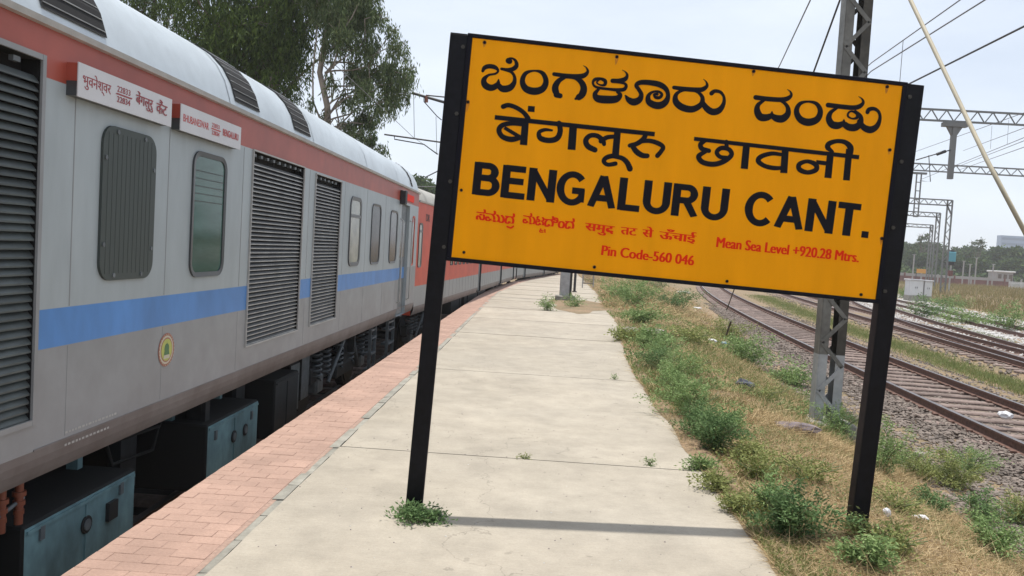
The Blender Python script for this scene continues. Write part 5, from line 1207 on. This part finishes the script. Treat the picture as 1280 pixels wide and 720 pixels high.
euc = [(500, 62, 13), (506, 96, 12), (486, 84, 17), (478, 112, 14), (492, 128, 9), (452, 20, 22), (478, 26, 12), (430, 45, 22), (460, 58, 20), (442, 82, 20), (462, 118, 16), (454, 143, 13), (438, 124, 10), (424, 104, 7), (405, 146, 7), (392, 132, 6), (435, 0, 26), (462, -15, 24), (412, 62, 9), (418, 20, 22), (400, -20, 30), (470, 90, 11), (385, 172, 8), (398, 188, 6), (448, 172, 9), (462, 150, 10), (478, 140, 10), (490, 105, 14), (508, 80, 10), (432, 175, 8), (470, 175, 8), (503, 112, 7), (440, 158, 9), (455, 170, 6), (466, 183, 10), (482, 188, 7), (477, 198, 4), (420, 152, 6), (452, 100, 12), (495, 45, 9)]
hang_tree('eucalyptus_tree', 'grey green eucalyptus with airy drooping branches right of the dark tree', (float(ony(398, 200, 25)[0]), 25, -1), tuple(ony(412, -10, 25)), euc, 25, 26000, 'leaf_euc', .15, 'bark_pale', 8, r=.15, strand=.65, depth=.8)

def round_tree(name, label, x, y, z0, h, rad, n, mt, leaf, seed, bare=False, grp=None, bark='bark', low=.25):
    g = np.random.default_rng(seed); root = empty(name, (x, y, z0), label, 'tree', grp); tb = MB(); tt = np.array([g.normal(0, .2), 0, h*.6]); limb(tb, (0, 0, 0), tt, h*.028+.05, h*.012, h*.01, 6, g)
    C_, S_ = [], []; m = 16 if not bare else 9
    for k in range(m):
        a = g.uniform(0, 2*math.pi); e = g.uniform(-.2, 1); c = np.array([math.cos(a)*rad*.62*math.cos(e), math.sin(a)*rad*.62*math.cos(e), h*(low+.5*(1-low))+math.sin(e)*h*(1-low)*.42]); cr = rad*g.uniform(.28, .48)
        limb(tb, tt*.6, c, h*.01+.02, .01, h*.01, 5, g)
        if bare:
            for q_ in range(7): limb(tb, c, c+g.normal(0, 1, 3)*cr*.7+np.array([0, 0, cr*.4]), h*.004+.01, .004, .03, 3, g)
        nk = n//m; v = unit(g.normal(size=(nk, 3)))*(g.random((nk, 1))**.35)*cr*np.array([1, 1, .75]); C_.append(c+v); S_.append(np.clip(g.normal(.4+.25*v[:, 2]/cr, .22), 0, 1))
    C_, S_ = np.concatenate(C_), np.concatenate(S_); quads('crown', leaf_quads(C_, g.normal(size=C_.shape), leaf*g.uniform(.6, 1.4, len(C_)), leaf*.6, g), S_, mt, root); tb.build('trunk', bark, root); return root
for (px, top, Yt, rp, lb) in ((524, 213, 85, 20, 'round green tree beyond the train roof, left of the sign post'), (548, 222, 95, 22, 'second green tree beyond the train, partly behind the sign post'), (497, 232, 80, 20, 'low green tree just above the train roof end'), (575, 228, 100, 24, 'green tree beyond the train hidden by the sign post')):
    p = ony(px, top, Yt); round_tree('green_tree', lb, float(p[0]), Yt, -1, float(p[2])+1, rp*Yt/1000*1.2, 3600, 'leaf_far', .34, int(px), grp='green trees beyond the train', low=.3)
# treeline on the right
TL_ = [(1136, 300, 210, 24), (1168, 302, 230, 20), (1186, 316, 200, 18), (1203, 305, 215, 20), (1219, 310, 240, 22), (1240, 309, 205, 22), (1258, 307, 200, 26), (1280, 310, 195, 24), (1300, 306, 200, 26), (1120, 305, 220, 22), (1150, 312, 190, 20), (1227, 322, 185, 16), (1270, 322, 185, 20), (1205, 322, 180, 16)]
LBS = ['tree at the left end of the far treeline beside the sign post', 'tree of the far treeline left of the gantry legs', 'tree of the far treeline behind the blue signal', 'rounded tree of the far treeline right of the signal', 'tree of the far treeline below the bare crown', 'broad tree of the far treeline left of the glass tower', 'dark domed tree of the far treeline in front of the glass tower', 'tree of the far treeline at the right edge', 'tree of the far treeline outside right', 'tree of the far treeline hidden by the sign post', 'lower tree of the treeline above the white cabinets', 'low tree above the pale wall, middle', 'low tree above the small house', 'low tree just right of the blue signal']
for i, ((px, top, Yt, rp), lb) in enumerate(zip(TL_, LBS)):
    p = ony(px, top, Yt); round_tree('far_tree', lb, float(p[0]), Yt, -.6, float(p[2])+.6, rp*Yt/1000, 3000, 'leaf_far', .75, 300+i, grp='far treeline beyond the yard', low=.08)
for (px, top, Yt, rp, lb) in ((1157, 289, 195, 9, 'nearly bare tall tree sticking out of the left treeline'), (1223, 297, 190, 9, 'nearly bare tree with purple brown twigs in the right treeline')):
    p = ony(px, top, Yt); round_tree('bare_tree', lb, float(p[0]), Yt, -.6, float(p[2])+.6, rp*Yt/1000*1.1, 260, 'leaf_far', .5, int(px), bare=True, grp='bare trees in the far treeline', bark='bark', low=.55)
# undergrowth mass between the tree feet
n = 22000; yy = rng.uniform(170, 250, n); xx = rng.uniform(.42, .78, n)*yy*1.02; zz = -.6+rng.random(n)**1.2*3.4*(1+.4*wob(xx*.12, yy*.1))
quads('undergrowth', leaf_quads(np.stack([xx, yy, zz], 1), rng.normal(size=(n, 3)), rng.uniform(.5, 1.1, n), .6), np.clip(rng.normal(.35, .25, n), 0, 1), 'leaf_far', kind='stuff')

# ------------------------------------------------------------------ far yard things
def fbox(name, px0, px1, ytop, Yf, zb, dep, mt, label, cat, slope=0):
    a, c = ony(px0, ytop, Yf), ony(px1, ytop+(px1-px0)*.0594, Yf); root = empty(name, (float((a[0]+c[0])/2), Yf, zb), label, cat); hx = (c[0]-a[0])/2; return root, hx, float((a[2]+c[2])/2-zb)
cb, hx, h = fbox('relay_cabinet', 1134.5, 1152, 349, 62, -.2, .8, '', 'left of two white relay cabinets beside the tracks', 'cabinet')
def cabinet(r, hx, h):
    b = MB(); b.bbox((-hx, -.4, .1), (hx, .4, h-.06), .02); b.build('body', 'white_paint', r)
    b = MB(); b.bbox((-hx-.06, -.48, h-.06), (hx+.06, .48, h+.04), .02); b.build('roof', 'board_white', r)
    for s in (-1, 1): b = MB(); b.box((s*hx/2-hx*.44, -.412, .2), (s*hx/2+hx*.44, -.402, h-.15)); d_ = b.build('door', 'white_paint', r); b = MB(); b.box((s*.06-.012, -.43, h*.5), (s*.06+.012, -.412, h*.6)); b.build('handle', 'dark_metal', d_)
    b = MB(); b.box((-hx-.02, -.42, -.3), (hx+.02, .42, .1)); b.build('plinth', 'kerb_concrete', r)
cabinet(cb, hx, h)
cb, hx, h = fbox('relay_cabinet', 1153.5, 1163, 350.5, 62, -.2, .8, '', 'right, narrower one of two white relay cabinets beside the tracks', 'cabinet'); cabinet(cb, hx, h)
# signal with blue box
Ys = 88; s0 = ony(1190, 316, Ys); sg = empty('signal_post', (float(s0[0]), Ys, .1), 'signal post with a blue box on top, right of the gantry legs', 'railway signal'); hz = float(s0[2])-.1
b = MB(); b.tube([(0, 0, -.6), (0, 0, hz-.9)], .09, 8); b.build('post', 'gutter_pale', sg)
b = MB(); b.bbox((-.38, -.2, hz-.95), (.38, .2, hz+.1), .04); b.build('signal_box', 'sign_blue', sg)
b = MB(); b.bbox((-.28, -.16, hz-1.35), (.28, .2, hz-.98), .03); b.bbox((-.22, -.16, hz+.12), (.22, .2, hz+.3), .03); b.build('lamp_housing', 'dark_metal', sg)
b = MB(); b.bbox((-.2, -.2, hz-2.5), (.2, .2, hz-1.9), .03); b.build('ladder_cage', 'far_red', sg)
# long pale-topped wall (with reddish lower part)
wl = empty('boundary_wall', (60, 150, -.6), 'long low wall with a pale top and reddish base across the far yard', 'wall')
p, q_ = ony(1110, 339.5, 150), ony(1262, 349, 150)
b = MB(); b.box((p[0]-60-8, 0, 0), (q_[0]-60, .4, 1.6)); b.build('wall_base', 'far_red', wl); b = MB(); b.box((p[0]-60-8.1, -.1, 1.6), (q_[0]-60+.1, .5, 2.1)); b.build('wall_top', 'far_wall', wl)
for k in range(12): b = MB(); xx_ = p[0]-60-6+k*3.0; b.box((xx_-.15, -.16, 0), (xx_+.15, -.105, 2.2)); b.build('pier', 'far_wall' if k % 3 else 'far_red', wl)
# small orange board, house, picket fence, pale poles
a = ony(1146, 336, 146); c = ony(1158, 341, 146); ob = empty('orange_board', (float((a[0]+c[0])/2), 146, -.6), 'small orange station board far away above the wall', 'station sign'); hx = float(c[0]-a[0])/2; zt = float(a[2])+.6
b = MB(); b.bbox((-hx, -.05, zt-.75), (hx, .05, zt), .01); b.build('board_panel', 'far_orange', ob)
for s in (-1, 1): b = MB(); b.box((s*hx-.05, .06, -.5), (s*hx+.05, .14, zt)); b.build('post', 'dark_metal', ob)
a = ony(1250, 337, 160); c = ony(1270, 347, 160); hs = empty('small_house', (float((a[0]+c[0])/2), 161, -.6), 'small whitewashed building with brown front at the right end of the far wall', 'building'); hx = float(c[0]-a[0])/2; zt = float(a[2])+.6
b = MB(); b.box((-hx, 0, 0), (hx, 3, zt-.5)); b.build('wall', 'far_wall', hs); b = MB(); b.bbox((-hx-.3, -.3, zt-.5), (hx+.3, 3.2, zt-.2), .05); b.build('roof', 'white_paint', hs)
for k in range(3): b = MB(); b.box((-hx+.3+k*1.05, -.04, .6), (-hx+.95+k*1.05, -.005, zt-.9)); wf = b.build('window', 'bark', hs)
pk = empty('picket_fence', (float(ony(1272, 350, 120)[0]), 120, -.3), 'short white picket fence at the right edge of the far yard', 'fence')
for k in range(16): b = MB(); b.box((-1.2+k*.16, -.02, 0), (-1.2+k*.16+.08, .02, 1.5)); b.build('picket', 'white_paint', pk)
for z in (.3, 1.2): b = MB(); b.box((-1.25, .021, z), (1.4, .06, z+.08)); b.build('fence_rail', 'white_paint', pk)
for i, (px, y0, Yf, lb) in enumerate(((1205, 326, 140, 'thin pale pole standing between the signal and the bare tree'), (1221, 322, 142, 'thin pale pole under the right bare tree'), (1143, 318, 141, 'thin pale pole beside the orange board'), (1242, 330, 143, 'thin pale pole left of the small house'), (1213, 330, 144, 'thin pale pole between two others in the far yard'))):
    a = ony(px, y0, Yf); o = empty('yard_pole', (float(a[0]), Yf, -.6), lb, 'pole', 'thin poles in the far yard'); b = MB(); b.tube([(0, 0, 0), (0, 0, float(a[2])+.6)], .11, 6); b.build('shaft', 'far_wall', o); b = MB(); b.box((-.3, -.05, float(a[2])+.5), (.3, .05, float(a[2])+.6)); b.build('crossarm', 'far_wall', o)
# parked red train far behind the verge under the sign
a = ony(1252, 294, 420); c = ony(1300, 297, 420); tw = empty('glass_tower', (float((a[0]+c[0])/2), 420, -1), 'pale blue glass office tower on the horizon at the right edge', 'building'); hx = float(c[0]-a[0])/2; zt = float(a[2])+1
b = MB(); b.box((-hx, 0, 0), (hx, 4, zt)); b.build('wall', 'tower_blue', tw)
for k in range(8): b = MB(); b.box((-hx+.4, -.12, zt-2.2-k*2.8), (hx-.4, -.01, zt-.9-k*2.8)); b.build('window', 'tower_glass', tw)

# ------------------------------------------------------------------ air
hzb = MB(); hzb.box((-260, -12, -3), (420, 460, 30)); hm = bpy.data.materials.new('haze'); hm.use_nodes = True; t = hm.node_tree; t.nodes.clear()
pv = t.nodes.new('ShaderNodeVolumePrincipled'); pv.inputs['Color'].default_value = (.92, .94, 1, 1); pv.inputs['Density'].default_value = .00055; pv.inputs['Anisotropy'].default_value = .2
ou = t.nodes.new('ShaderNodeOutputMaterial'); t.links.new(pv.outputs[0], ou.inputs['Volume']); M['haze'] = hm
hzb.build('haze', 'haze', kind='stuff')
